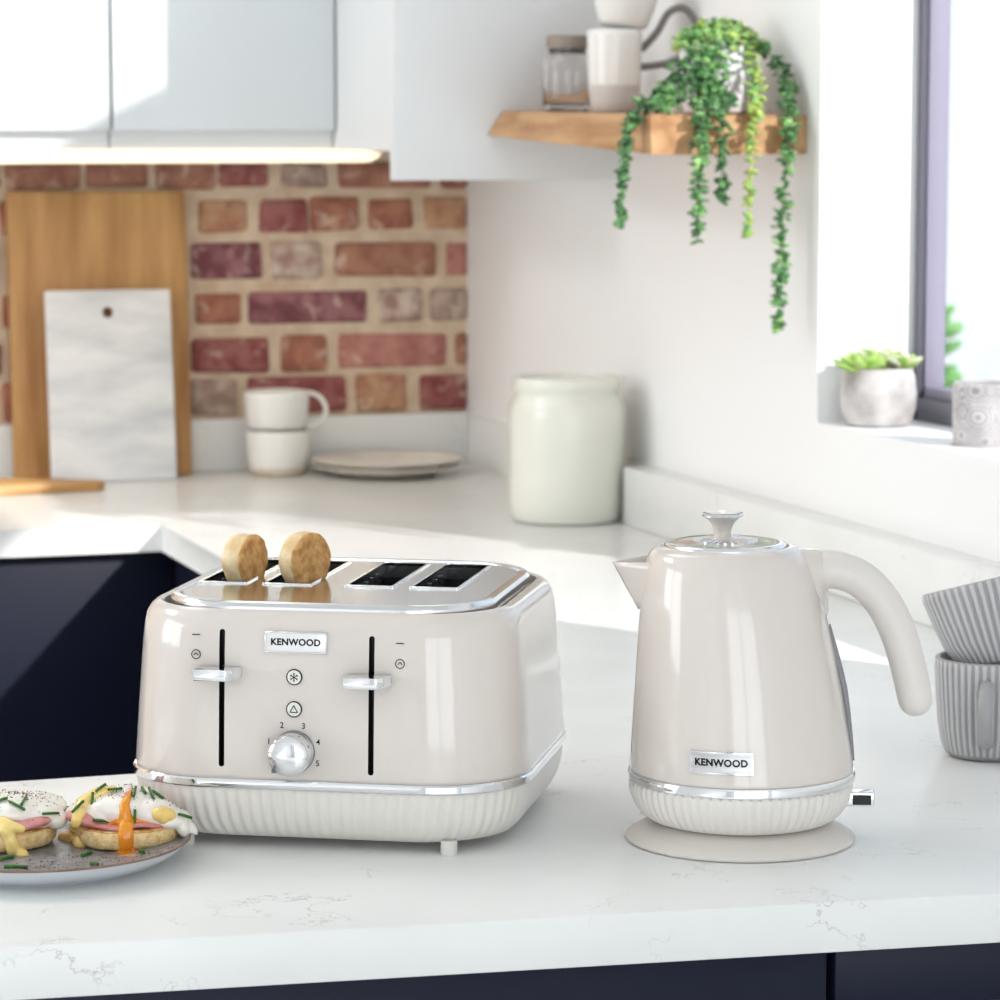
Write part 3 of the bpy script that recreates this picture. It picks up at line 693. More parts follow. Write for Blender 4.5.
# chrome band
bm = bmesh.new(); rings(bm, [prof_body(*p) for p in ((0.0478, 0.150, 0.143, 0.070), (0.0480, 0.1538, 0.1466, 0.073), (0.0490, 0.1545, 0.1473, 0.0735), (0.0535, 0.1545, 0.1473, 0.0735), (0.0548, 0.1536, 0.1464, 0.073), (0.0552, 0.150, 0.143, 0.070))])
obj('chrome_band', bm, M['chrome'], T, ang=35)
# fluted base
FL_S = []
def fl_ring(z, a, b, r, amp, pitch=0.0088):
    P, Nn = rrect(a, b, r, z, 90, 200); out = []; s = 0; px, py = P[0][0], P[0][1]
    if not FL_S:
        for (x, y, zz) in P:
            s += math.hypot(x - px, y - py); px, py = x, y; FL_S.append(s)
    for (x, y, zz), (nx, ny), s in zip(P, Nn, FL_S):
        k = amp * (1 - max(0, nx) ** 4)
        d = k * 0.5 * math.cos(2 * PI * s / pitch)
        out.append((x + nx * d, y + ny * d, z))
    return out
bm = bmesh.new()
rings(bm, [fl_ring(*p) for p in ((0.0482, 0.1515, 0.1443, 0.071, 0), (0.0465, 0.1515, 0.1443, 0.071, 0.0008), (0.043, 0.1512, 0.144, 0.071, 0.0018), (0.033, 0.1498, 0.1428, 0.071, 0.0020), (0.023, 0.1468, 0.1400, 0.069, 0.0020), (0.015, 0.1425, 0.1358, 0.067, 0.0016), (0.0095, 0.1370, 0.1305, 0.064, 0.0008), (0.0075, 0.130, 0.124, 0.060, 0))])
obj('fluted_base', bm, M['cream_base'], T, ang=80)
for sx, sy in ((1, -1), (-1, -1), (1, 1), (-1, 1)):
    o = obj('foot', lathe([(0.0055, 0), (0.0062, 0.001), (0.0062, 0.011)], n=24), M['cream_base'], T); o.location = (sx * 0.1005, sy * 0.121 if sy > 0 else -0.127, 0)
F = lambda x0, z0: (lambda x, y, d: Vector((x0 + x, -(bfront(z0 + y)) - d, z0 + y)))
# badge
bm = bmesh.new(); box(bm, -0.0228, 0.0228, -0.0071, 0.0071, -0.001, 0.0010, 0.0007, 2)
for v in bm.verts: v.co = F(-0.0116, 0.1573)(v.co.x, v.co.y, v.co.z)
bd = obj('badge', bm, mat('bright_badge', lin(238, 238, 238), 0.25, 0.3, scale=3), T)
rimb = bmesh.new()
for a, b, c, d in ((-.0235, -.0226, -.0078, .0078), (.0226, .0235, -.0078, .0078), (-.0235, .0235, -.0078, -.0069), (-.0235, .0235, .0069, .0078)): box(rimb, a, b, c, d, -0.001, 0.0014, 0.0003, 1)
for v in rimb.verts: v.co = F(-0.0116, 0.1573)(v.co.x, v.co.y, v.co.z)
obj('badge_rim', rimb, M['chrome'], bd)
obj('lettering', flat_to(text_mesh('KENWOOD', 0.0068, 1.06, 0.00022), F(-0.0116, 0.1573 + 0.0001), 0.0013), M['print'], bd)
# buttons
def disc_on_front(x, z, r, d0, d1, m, name, parent, bev=0.0005):
    bm = bmesh.new(); rr = []
    for (q, d) in ((r, d0), (r, d1 - bev), (r - bev, d1)):
        rr.append([F(x, z)(q * math.cos(2 * PI * i / 40), q * math.sin(2 * PI * i / 40), d) for i in range(40)])
    rings(bm, rr); return obj(name, bm, m, parent)
def button(z, sym):
    b = disc_on_front(-0.0125, z, 0.0052, -0.001, 0.0018, M['ceramic_white'], 'button', T)
    bm = ringbm(0.0060, 0.0051, 36); obj('button_ring', flat_to(bm, F(-0.0125, z), 0.0012), M['print'], b)
    bm = bmesh.new()
    if sym == 'frost':
        for k in range(6):
            a = PI / 2 + k * PI / 3; c, s = math.cos(a), math.sin(a)
            linebm(bm, 0, 0, 0.0031 * c, 0.0031 * s, 0.00055)
            for q in (-0.6, 0.6): linebm(bm, 0.002 * c, 0.002 * s, 0.002 * c + 0.0011 * math.cos(a + q), 0.002 * s + 0.0011 * math.sin(a + q), 0.0004)
    else:
        A = [(-0.0029, -0.0021), (0.0029, -0.0021), (0, 0.003)]
        for i in range(3): linebm(bm, *A[i], *A[(i + 1) % 3], 0.0006)
    obj('symbol', flat_to(bm, F(-0.0125, z), 0.0021), M['print'], b)
button(0.1318, 'frost'); button(0.1080, 'triangle')
# knob with collar
disc_on_front(-0.0126, 0.0765, 0.0160, -0.001, 0.003, mat('collar_grey_metal', (0.30, 0.30, 0.31, 1), 0.35, 1.0, col2=(0.27, 0.27, 0.28, 1), scale=4), 'knob_collar', T)
bm = bmesh.new(); rr = []
for (q, d) in ((0.0150, 0.0025), (0.0155, 0.010), (0.0155, 0.0175), (0.0150, 0.0195), (0.0135, 0.0210), (0.010, 0.0222), (0.005, 0.0229), (0.0008, 0.0231)):
    rr.append([Vector((-0.0126 + q * math.cos(2 * PI * i / 64), -(bfront(0.0765)) - d, 0.0765 + q * math.sin(2 * PI * i / 64))) for i in range(64)])
rings(bm, rr); kn = obj('knob', bm, M['chrome'], T, ang=60)
bm = bmesh.new(); box(bm, -0.0031, 0.0031, -0.0005, 0.0009, 0, 0.003, 0.0004, 1)
for v in bm.verts:
    v.co = Vector((-0.0126 - 0.009 + v.co.x, -(bfront(0.0765)) - 0.0190 - v.co.y, 0.0765 - 0.0125 + v.co.z))
obj('knob_marker', bm, M['frame'], kn)
# printing
def prt(bm, x, z): return obj('marking', flat_to(bm, F(x, z), 0.0003), M['print'], T)
for s, x, z in (('1', -0.0317, 0.0832), ('2', -0.0218, 0.0957), ('3', -0.0054, 0.0955), ('4', 0.0058, 0.0840), ('5', 0.0055, 0.0683)):
    prt(text_mesh(s, 0.0062, 1.0, 0.00005), x, z)
for x, z in ((-0.0877, 0.1610), (0.0668, 0.1589)): prt(linebm(bmesh.new(), -0.003, 0, 0.003, 0, 0.0007), x, z)
for x, z in ((-0.0877, 0.1464), (0.0669, 0.1439)):
    bm = ringbm(0.0036, 0.0030, 32); linebm(bm, -0.0017, -0.0006, 0.0001, 0.0012, 0.0006); linebm(bm, -0.0001, 0.0012, 0.0017, -0.0006, 0.0006)
    prt(bm, x, z)
# levers
for xc, z in ((-0.0688, 0.1345), (0.0446, 0.1320)):
    yb = -bfront(z)
    bm = bmesh.new()
    prism(bm, [(-0.0155, yb - 0.0225), (0.0095, yb - 0.0225), (0.0140, yb - 0.0175), (0.0165, yb - 0.0015), (-0.0165, yb - 0.0015)], 'z', -0.0042, 0.0042, 0.0008)
    for v in bm.verts: v.co += Vector((xc, 0, z))
    lv = obj('lever', bm, M['chrome'], T)
    bm = bmesh.new(); box(bm, xc - 0.0018, xc + 0.0018, yb - 0.002, yb + 0.012, z - 0.0035, z + 0.0035); obj('lever_stem', bm, M['print'], lv)

# muffin halves in the left slots
def muffin_disc(name, r, th, mats, loc, rot, label, cat='muffin', group=None, seed=0):
    """a round split muffin lying in xy, rough side below, toasted face on top"""
    t = empty(name, loc); t.rotation_euler = rot; tag(t, label, cat, group)
    prof = [(0.0005, 0), (r * 0.80, 0), (r * 0.92, th * 0.08), (r * 0.985, th * 0.3), (r, th * 0.55), (r * 0.995, th * 0.8), (r * 0.965, th * 0.95)]
    bm = lathe(prof, n=72)
    for v in bm.verts:
        v.co += v.co.normalized() * 0.0010 * noise.noise(v.co * 90 + Vector((seed, 0, 0))) + Vector((0, 0, 0))
        k = 1 + 0.03 * noise.noise(Vector((math.cos(math.atan2(v.co.y, v.co.x)) * 1.5 + seed, math.sin(math.atan2(v.co.y, v.co.x)) * 1.5, 0)))
        v.co.x *= k; v.co.y *= k
    obj('crumb', bm, mats[0], t, ang=70)
    bm = lathe([(r * 0.985, th * 0.90), (r * 0.985, th * 0.955), (r * 0.95, th * 1.0), (r * 0.75, th * 1.01), (r * 0.4, th * 0.985), (0.0005, th * 0.98)], n=72, cap0=False)
    for v in bm.verts:
        v.co.z += 0.0012 * noise.noise(v.co * 160 + Vector((seed, 3, 0)))
        k = 1 + 0.03 * noise.noise(Vector((math.cos(math.atan2(v.co.y, v.co.x)) * 1.5 + seed, math.sin(math.atan2(v.co.y, v.co.x)) * 1.5, 0)))
        v.co.x *= k; v.co.y *= k
    obj('toasted_face', bm, mats[1], t, ang=70)
    return t
cr, sr_ = math.cos(-0.5), math.sin(-0.5)
TW = lambda x, y, z: (0.6555 + cr * x - sr_ * y, 2.3765 + sr_ * x + cr * y, CT + z)
muffin_disc('toasted_muffin', 0.0210, 0.0190, (M['crust'], M['toasted']), TW(-0.0985, 0.006, 0.1980), (0, R(90), -0.5 - R(17)), 'small toasted muffin half standing in the leftmost toaster slot', group='muffin halves in the toaster', seed=1)
muffin_disc('toasted_muffin', 0.0225, 0.0170, (M['crust'], M['toasted']), TW(-0.0480, 0.006, 0.1990), (0, R(90), -0.5 - R(30)), 'small toasted muffin half in the second slot, tan face towards the right', group='muffin halves in the toaster', seed=4)

# ------------------------------------------------------------------ KETTLE
K = empty('kettle', (0.9085, 2.202, CT), R(-22.35)); tag(K, 'tall cream kettle with chrome band and arching handle', 'kettle')
def kcx(z):
    pts = [(0, 0), (0.057, 0.0006), (0.1168, -0.0022), (0.1765, -0.0072), (0.2065, -0.0102), (0.2257, -0.0125), (0.3, -0.0155)]
    for (a, b), (c, d) in zip(pts, pts[1:]):
        if z <= c: return b + (d - b) * (z - a) / (c - a)
    return pts[-1][1]
KP = [(0.0838, 0.0545), (0.0842, 0.0573), (0.0826, 0.075), (0.0805, 0.095), (0.0782, 0.1168), (0.0755, 0.137), (0.0725, 0.157), (0.0694, 0.1765), (0.0665, 0.192), (0.0645, 0.2015), (0.0622, 0.2095), (0.0595, 0.2155), (0.0560, 0.2200), (0.0520, 0.2222), (0.0488, 0.2233), (0.0468, 0.2234), (0.0462, 0.2215)]
def krad(z):
    for (r0, z0), (r1, z1) in zip(KP, KP[1:]):
        if z <= z1: return r0 + (r1 - r0) * (z - z0) / max(1e-6, z1 - z0)
    return KP[-1][0]
# denser profile for smooth highlights
def dense(P, k=4):
    out, ro = smooth_path([(r, 0, z) for r, z in P], [0] * len(P), k)
    return [(p[0], p[2]) for p in out]
obj('body', lathe(dense(KP), n=128, cx=kcx), M['cream'], K, ang=50)
obj('chrome_band', lathe([(0.083, 0.0470), (0.0848, 0.0472), (0.0856, 0.0480), (0.0858, 0.0530), (0.0850, 0.0546), (0.083, 0.0548)], n=128, cx=kcx), M['chrome'], K, ang=40)
KB = [(0.0838, 0.0472), (0.0840, 0.0445), (0.0836, 0.040), (0.0820, 0.034), (0.0790, 0.0275), (0.0745, 0.0215), (0.0690, 0.0175), (0.0635, 0.0160), (0.055, 0.0155)]
obj('fluted_base', lathe(KB, n=72 * 8, amp=[0, .0008, .0014, .0016, .0016, .0014, .0010, .0004, 0], flutes=72), M['cream_base'], K, ang=80)
obj('power_base', lathe([(0.0835, 0.0), (0.0862, 0.0012), (0.0866, 0.0028), (0.0855, 0.0042), (0.078, 0.0085), (0.070, 0.0122), (0.064, 0.0150), (0.05, 0.0152)], n=128), M['cream_satin'], K, ang=50)
# lid
lid = obj('lid', lathe([(0.0455, 0.2215), (0.0458, 0.2240), (0.0448, 0.2254), (0.040, 0.2262), (0.0375, 0.2258), (0.034, 0.2260), (0.024, 0.2270), (0.012, 0.2276), (0.001, 0.2277)], n=96, cx=lambda z: -0.0128), M['chrome_soft'], K, ang=50)
bm = bmesh.new()
for k in range(28):
    a = 2 * PI * k / 28; c, s = math.cos(a), math.sin(a)
    sweep(bm, [(-0.0128 + 0.010 * c, 0.010 * s, 0.2275), (-0.0128 + 0.017 * c, 0.017 * s, 0.2278), (-0.0128 + 0.024 * c, 0.024 * s, 0.2270)], [0.0006, 0.0011, 0.0009], 8, up=Vector((0, 0, 1)))
obj('sunburst_ridges', bm, M['chrome_soft'], lid)
kn = obj('lid_knob', lathe([(0.0095, 0.2268), (0.0080, 0.2282), (0.0066, 0.2300), (0.0064, 0.2335), (0.0076, 0.2380), (0.0104, 0.2420), (0.0142, 0.2448), (0.0150, 0.2458)], n=64, cx=lambda z: -0.0150), M['cream'], K, ang=60)
obj('chrome_cap', lathe([(0.0148, 0.2450), (0.0158, 0.2456), (0.0161, 0.2466), (0.0154, 0.2475), (0.0138, 0.2473), (0.010, 0.2462), (0.001, 0.2458)], n=64, cx=lambda z: -0.0150), M['chrome'], kn, ang=50)
# spout
bm = bmesh.new(); rs = []
prof = [(-0.0965, 0.2100, 0.0245), (-0.0945, 0.2070, 0.0240), (-0.0900, 0.1990, 0.0215), (-0.0855, 0.1905, 0.0180), (-0.0808, 0.1825, 0.0135), (-0.0770, 0.1750, 0.0080)]
for i, (xt, z, w) in enumerate(prof):
    xb = kcx(z) - math.sqrt(max(0, krad(z) ** 2 - w ** 2)) + 0.003
    ring = []
    for k in range(17):
        u = -1 + 2 * k / 16
        q = 1 - abs(u) ** 1.25
        zz = z + (0.0028 * (1 - q) if i == 0 else 0)
        ring.append((xb + (xt - xb) * q, w * u, zz))
    rs.append(ring)
rings(bm, rs, closed=False)
sp = obj('spout', bm, M['cream'], K, ang=70)
sp.modifiers.new('t', 'SOLIDIFY').thickness = 0.0014; applied(sp)
# handle
hp, hrr = smooth_path([(0.030, 0, 0.1985), (0.048, 0, 0.2030), (0.0625, 0, 0.2055)], [0.025, 0.0190, 0.0141], 8)
mb_ = bmesh.new(); sweep(mb_, hp, hrr, 32, 1.0, up=Vector((0, 1, 0)))
pts = [(0.060, 0.2053), (0.0702, 0.2053), (0.0875, 0.1990), (0.1040, 0.1830), (0.1165, 0.1590), (0.1250, 0.1310), (0.1300, 0.1085)]
rad = [0.0146, 0.0142, 0.0140, 0.0138, 0.0136, 0.0133, 0.0130]
hp, hrr = smooth_path([(x, 0, z) for x, z in pts], rad, 8)
d = (hp[-1] - hp[-2]).normalized(); e = hp[-1]
for k in range(1, 9):
    a = R(90) * k / 8
    hp.append(e + d * 0.0130 * math.sin(a)); hrr.append(max(0.0004, 0.0130 * math.cos(a)))
bm = bmesh.new(); sweep(bm, hp, hrr, 32, 1.05, up=Vector((0, 1, 0))); obj('handle', bm, M['cream_satin'], K, ang=70)
# lower web where the mount flows down into the body
hp, hrr = smooth_path([(0.036, 0, 0.1990), (0.0450, 0, 0.1880), (0.0500, 0, 0.1770), (0.0500, 0, 0.1660), (0.049, 0, 0.150)], [0.023, 0.0195, 0.0150, 0.0125, 0.010], 6); sweep(mb_, hp, hrr, 28, 1.2); remeshed('handle_mount', mb_, 0.0012, M['cream'], K, 12)
# water window on the handle side
bm = bmesh.new(); V = []
for j in range(25):
    z = 0.062 + (0.1640 - 0.062) * j / 24
    w = 0.013 * math.sin(PI * min(1, max(0.0, (j + 0.6) / 25.2))) ** 0.35
    row = []
    for k in range(9):
        a = (-1 + 2 * k / 8) * w / krad(z); rr = krad(z) + 0.0012 + 0.0022 * math.sin(PI * j / 24)
        row.append(bm.verts.new((kcx(z) + rr * math.cos(a), rr * math.sin(a), z)))
    V.append(row)
for j in range(24):
    for k in range(8): bm.faces.new((V[j][k], V[j][k + 1], V[j + 1][k + 1], V[j + 1][k]))
ww = obj('water_window', bm, M['strip'], K)
md = ww.modifiers.new('t', 'SOLIDIFY'); md.thickness = 0.004; md.offset = -1; applied(ww)
# switch lever
bm = bmesh.new(); box(bm, 0.066, 0.1005, -0.0090, 0.0090, 0.0275, 0.0385, 0.0012, 3)
sw = obj('switch_lever', bm, M['chrome'], K)
bm = bmesh.new(); box(bm, 0.084, 0.0980, -0.0093, -0.0070, 0.0288, 0.0365, 0.0003, 1); obj('lever_inset', bm, M['black'], sw)
# badge wrapped on the body
def KW(a0, z0):
    def f(x, y, d):
        z = z0 + y; r = krad(z); a = R(-90) + a0 + x / 0.083
        return Vector((kcx(z) + (r + d) * math.cos(a), (r + d) * math.sin(a), z))
    return f
def grid_rect(w, h, n=24):
    bm = bmesh.new()
    V = [[bm.verts.new((-w / 2 + w * i / n, y, 0)) for i in range(n + 1)] for y in (-h / 2, h / 2)]
    for i in range(n): bm.faces.new((V[0][i], V[0][i + 1], V[1][i + 1], V[1][i]))
    return bm
A0, Z0 = R(-9.9), 0.0735
bd = obj('badge', flat_to(grid_rect(0.0460, 0.0150), KW(A0, Z0), 0.0009), M['steel'], K)
bm = bmesh.new()
for (a, b, c, d) in ((-.0235, .0235, .0071, .0080), (-.0235, .0235, -.0080, -.0071), (-.0235, -.0226, -.008, .008), (.0226, .0235, -.008, .008)):
    n = 24 if b - a > 0.01 else 1
    V = [[bm.verts.new((a + (b - a) * i / n, y, 0)) for i in range(n + 1)] for y in (c, d)]
    for i in range(n): bm.faces.new((V[0][i], V[0][i + 1], V[1][i + 1], V[1][i]))
obj('badge_rim', flat_to(bm, KW(A0, Z0), 0.0014), M['chrome'], bd)
obj('lettering', flat_to(text_mesh('KENWOOD', 0.0071, 1.06, 0.00022), KW(A0, Z0), 0.0014), M['print'], bd)

# ------------------------------------------------------------------ PLATE WITH EGGS
ar = R(-20.5); RT = Vector((math.cos(ar), math.sin(ar), 0)); FW = Vector((-math.sin(ar), math.cos(ar), 0))
PC = Vector((0.3965, 2.302, CT)) - FW * 0.021 + RT * 0.003
t = empty('dinner_plate', PC); tag(t, 'grey speckled plate with brown rim and pale sides, holding the eggs', 'plate')
RP = 0.1090
obj('plate_underside', lathe([(0.066, 0.0), (0.072, 0.0), (0.074, 0.003), (0.092, 0.0060), (0.102, 0.0125), (RP - 0.0015, 0.0178), (RP - 0.0016, 0.0186), (0.096, 0.0120), (0.06, 0.0095)], n=128), M['plate_side'], t, ang=50)
obj('plate_rim', lathe([(RP - 0.0014, 0.0180), (RP - 0.0006, 0.0186), (RP - 0.0006, 0.0194), (RP - 0.0015, 0.0198), (RP - 0.0026, 0.0194), (RP - 0.0028, 0.0180)], n=128, cap0=False, cap1=False), M['plate_rim'], t, ang=60)
obj('plate_face', lathe([(0.055, 0.0098), (RP - 0.0032, 0.0183), (RP - 0.0026, 0.0193), (RP - 0.0045, 0.0182), (0.098, 0.0142), (0.088, 0.0118), (0.05, 0.0112), (0.001, 0.0110)], n=128), M['plate_top'], t, ang=60)
ZP = CT + 0.0115
MA = Vector((0.3665, 2.3085, ZP)); MB = Vector((0.4560, 2.2845, ZP))
MT = 0.0155
muffin_disc('muffin_half', 0.0405, MT, (M['crumb'], M['toasted']), MA, (0, 0, 0.3), 'toasted muffin half under the left egg, cut by the picture edge', group='muffin halves on the plate', seed=7)
muffin_disc('muffin_half', 0.0392, MT, (M['crumb'], M['toasted']), MB, (0, 0, 1.3), 'toasted muffin half under the runny egg, near the toaster', group='muffin halves on the plate', seed=12)
def at(c, u, v, w): return c + RT * u + FW * v + Vector((0, 0, w))
rz = Matrix.Rotation(ar, 4, 'Z')
TA = MA + Vector((0, 0, MT)); TB = MB + Vector((0, 0, MT))
def ham(c, r, ph, folds, label):
    bm = bmesh.new()
    for k in range(60):
        a = 2 * PI * k / 60; rr = r * (1 + 0.05 * math.sin(3 * a + ph))
        ell(bm, at(c, rr * 0.90 * math.cos(a), rr * 0.90 * math.sin(a), 0.0022 + 0.0010 * math.sin(6 * a + ph)), (0.0045, 0.0045, 0.0019), 10, 6)
    ell(bm, at(c, 0, 0, 0.0022), (r * 0.93, r * 0.93, 0.0017), 40, 8)
    for u, v, w, a, b, h, tl in folds:
        ell(bm, at(c, u, v, w), (a, b, h), 20, 10, rot=rz @ Matrix.Rotation(tl, 4, 'Y'))
    return tag(remeshed('ham_slice', bm, 0.0009, M['ham'], None, 3), label, 'ham', 'ham slices under the eggs')
ham(TA, 0.0395, 0.4, [(0.028, -0.022, 0.0045, 0.014, 0.011, 0.0042, -0.15), (0.018, -0.028, 0.004, 0.012, 0.009, 0.0036, 0.1)], 'pink ham slice folded under the left poached egg')
ham(TB, 0.0375, 2.2, [(-0.026, -0.024, 0.0058, 0.015, 0.010, 0.0050, 0.30), (-0.034, -0.012, 0.005, 0.010, 0.012, 0.0050, 0.2)], 'pink ham slice poking out under the runny poached egg')
def egg(name, blobs, vox, label, group):
    t = empty(name, blobs[0][0]); tag(t, label, 'egg', group)
    bm = bmesh.new()
    for c, r, *ex in blobs: ell(bm, Vector(c) - t.location, r, 28, 18, rot=(rz @ ex[0]) if ex else rz, namp=0.0030, nfreq=70, seed=c[0] * 50)
    remeshed('egg_white', bm, vox, M['egg'], t)
    return t
EA = egg('poached_egg', [(at(TA, 0.004, 0.0, 0.0085), (0.036, 0.031, 0.0135)), (at(TA, 0.026, -0.004, 0.0075), (0.020, 0.020, 0.0100)), (at(TA, -0.022, -0.010, 0.006), (0.026, 0.024, 0.010)), (at(TA, 0.042, -0.004, 0.0035), (0.0085, 0.014, 0.0065)), (at(TA, 0.016, 0.012, 0.009), (0.03, 0.02, 0.0115))], 0.0011, 'poached egg dusted with pepper, left one on the plate', 'poached eggs')
EB = egg('poached_egg', [(at(TB, -0.004, 0.0, 0.0105), (0.030, 0.030, 0.0155)), (at(TB, -0.018, -0.002, 0.008), (0.024, 0.026, 0.0110)), (at(TB, 0.018, -0.008, 0.0085), (0.020, 0.020, 0.0110)), (at(TB, 0.029, -0.004, 0.003), (0.018, 0.022, 0.0075)), (at(TB, 0.0430, -0.008, -0.003), (0.0042, 0.010, 0.0085), Matrix.Rotation(R(-18), 4, 'Y')), (at(TB, 0.0475, -0.004, -0.0035), (0.0018, 0.0060, 0.0065), Matrix.Rotation(R(-38), 4, 'Y')), (at(TB, -0.032, 0.006, 0.005), (0.014, 0.02, 0.008))], 0.0011, 'poached egg with runny orange yolk, right one on the plate', 'poached eggs')
from mathutils.bvhtree import BVHTree
def bvh(objs):
    dg = bpy.context.evaluated_depsgraph_get(); dg.update(); V = []; P = []
    for o in objs:
        mw = o.matrix_world; n = len(V)
        V += [mw @ v.co for v in o.data.vertices]; P += [[i + n for i in p.vertices] for p in o.data.polygons]
    return BVHTree.FromPolygons(V, P)
bpy.context.view_layer.update()
allfood = [o for o in bpy.data.objects if o.type == 'MESH' and o.name.split('.')[0] in ('crumb', 'toasted_face', 'egg_white', 'ham_slice', 'plate_face') and (o.matrix_world.translation - PC).length < 0.25 and o.matrix_world.translation.z < 1.0 or o.name.startswith('ham_slice')]
TREE = bvh(allfood)
EYE = Vector((0, 0, CT + 0.532))
_ps, _th = R(18.05), math.atan(370 / 3200)
_f = Vector((math.sin(_ps) * math.cos(_th), math.cos(_ps) * math.cos(_th), -math.sin(_th))); _r = Vector((math.cos(_ps), -math.sin(_ps), 0)); _u = _r.cross(_f)
def seen(x, y):
    """the point of the food surface in the direction (x, y) as seen from the viewer's side, and its normal"""
    d = (_f + _r * (x - 500) / 3200 + _u * (500 - y) / 3200).normalized()
    h = TREE.ray_cast(EYE, d)
    if h[0] is None: return None, None
    n = h[1] if h[1].dot(d) < 0 else -h[1]
    return h[0], n
def drop(u, v, c):
    p = at(c, u, v, 0); p.z = 1.1
    h = TREE.ray_cast(p, Vector((0, 0, -1)))
    return h[0], h[1]
def trail(bm, pts, off=0.05, flat=1.0):
    """a continuous run of thick liquid over the surface through pts = (x, y, radius)"""
    H = []
    for (x, y, r) in pts:
        p, n = seen(x, y)
        if p is not None: H.append((p, n, r))
    for (p, n, r), (p2, n2, r2) in zip(H, H[1:]):
        L_ = (p2 - p).length; m_ = max(1, int(L_ / 0.0014))
        for k in range(m_ + 1):
            q = k / m_; rr = r * (1 - q) + r2 * q; c = p.lerp(p2, q) + n.lerp(n2, q) * rr * off
            ell(bm, c, (rr, rr, rr * flat), 12, 8)
def fine(x0, y0, r0, x1, y1, r1, n=8):
    return [(x0 + (x1 - x0) * k / n, y0 + (y1 - y0) * k / n, r0 + (r1 - r0) * k / n) for k in range(n + 1)]
bm = bmesh.new()
trail(bm, fine(131, 789, .0016, 128.5, 796, .0030, 4) + fine(128.5, 796, .0030, 124.5, 806, .0036, 5) + fine(124.5, 806, .0040, 126, 820, .0052, 10), 0.0)
trail(bm, fine(125, 820, .0052, 124, 834, .0050, 8) + fine(124, 834, .0050, 126, 846, .0054, 8) + fine(126, 846, .0050, 127, 852, .0060, 5), -0.25)
trail(bm, fine(128, 822, .0040, 129, 842, .0040, 12), -0.2)
trail(bm, fine(106, 825, .0014, 118, 822, .0034) + fine(118, 822, .0038, 134, 821, .0040) + fine(134, 821, .0034, 150, 823, .0010), -0.2, 0.8)
trail(bm, fine(117, 852, .0026, 138, 851, .0022, 10), -0.4, 0.7)
trail(bm, fine(121, 855, .0026, 134, 855, .0026, 10), -0.4, 0.7)
for v in bm.verts: v.co -= EB.location
remeshed('yolk_run', bm, 0.0009, M['yolk'], EB, 3)
def sauce(label, parts):
    bm = bmesh.new()
    for p in parts: trail(bm, p, 0.0)
    return tag(remeshed('hollandaise_sauce', bm, 0.0010, M['sauce'], None, 5), label, 'sauce', 'hollandaise on the eggs')
sauce('yellow hollandaise sauce dripping over the left muffin onto the plate',
      [fine(-14, 818, .0055, 4, 824, .0055) + fine(4, 824, .0050, 22, 829, .0030), fine(0, 822, .0050, 9, 836, .0050, 10) + fine(9, 836, .0050, 14, 850, .0058, 10) + fine(14, 850, .0056, 23, 855, .0046, 8)])
sauce('yellow hollandaise sauce running down the left side of the runny egg',
      [fine(114, 789, .0030, 98, 794, .0048) + fine(98, 794, .0052, 84, 803, .0056) + fine(84, 803, .0056, 78, 815, .0050) + fine(78, 815, .0044, 75, 826, .0040, 10) + fine(75, 826, .0040, 71, 838, .0060, 10), fine(64, 838, .0050, 80, 842, .0058, 8)])
sauce('round dab of yellow hollandaise on the right shoulder of the runny egg',
      [fine(158, 814, .0052, 169, 815, .0052, 6), fine(163, 811, .0040, 163, 818, .0046, 4)])
random.seed(9); bm = bmesh.new()
for k in range(520):
    if k < 210: c, u, v = MA, random.gauss(0.016, 0.016), random.gauss(0.002, 0.012)
    elif k < 340: c, u, v = MB, random.gauss(0.0, 0.018), random.gauss(-0.005, 0.012)
    else: c, u, v = PC, random.uniform(-0.04, 0.10), random.uniform(-0.09, -0.02)
    h = drop(u, v, c)
    if h[0] is None: continue
    s_ = random.uniform(0.00025, 0.0006)
    bmesh.ops.create_icosphere(bm, subdivisions=1, radius=s_, matrix=Matrix.Translation(h[0] + Vector((0, 0, s_ * 0.3))))
tag(obj('cracked_pepper', bm, M['pepper']), 'cracked black pepper scattered over the eggs and plate', 'pepper', kind='stuff')
# chives lie along the surface between two points
TREE = bvh(allfood + [o for o in bpy.data.objects if o.name.startswith('hollandaise_sauce')])
def chive(x, y, ang, ln, label, group, k_=0.0012):
    a = R(ang); dx, dy = math.cos(a) * 0.6, -math.sin(a) * 0.6
    p, n = seen(x, y)
    if p is None: return
    L_ = ln / 1361.0
    q, _ = seen(x + dx * 3, y + dy * 3); q0, _ = seen(x - dx * 3, y - dy * 3)
    if q is None: q = p + (p - q0) if q0 is not None else p + RT * 0.001
    if q0 is None: q0 = p - (q - p)
    d = q - q0
    if d.length > 0.02: d = (_r * dx - _u * dy)
    d = (d - n * d.dot(n)).normalized()
    # the foreshortened length seen should be ln pixels
    view = (p - EYE).normalized(); fs = math.sqrt(max(0.15, 1 - d.dot(view) ** 2)); L_ /= fs
    L_ = min(L_, 0.018)
    bm = bmesh.new(); m_ = 8
    sweep(bm, [(-L_ / 2 + L_ * i / m_, 0, 0.0003 * math.sin(PI * i / m_)) for i in range(m_ + 1)], k_, 10, 0.85)
    o = obj('chive_piece', bm, M['chive']); tag(o, label, 'chive', group)
    o.matrix_world = Matrix.Translation(p + n * (k_ * 1.0)) @ Matrix((d, n.cross(d), n)).transposed().to_4x4()
la, lb, lp = 'chopped green chive piece lying on the left poached egg', 'chopped green chive piece lying on the runny poached egg', 'chopped green chive piece lying on the grey plate'
for x, y, a, ln in ((3, 801, 20, 8), (17, 807, -30, 17), (23.5, 802, 60, 9), (50, 814, 3, 16)): chive(x, y, a, ln, la, 'chives on the left egg')
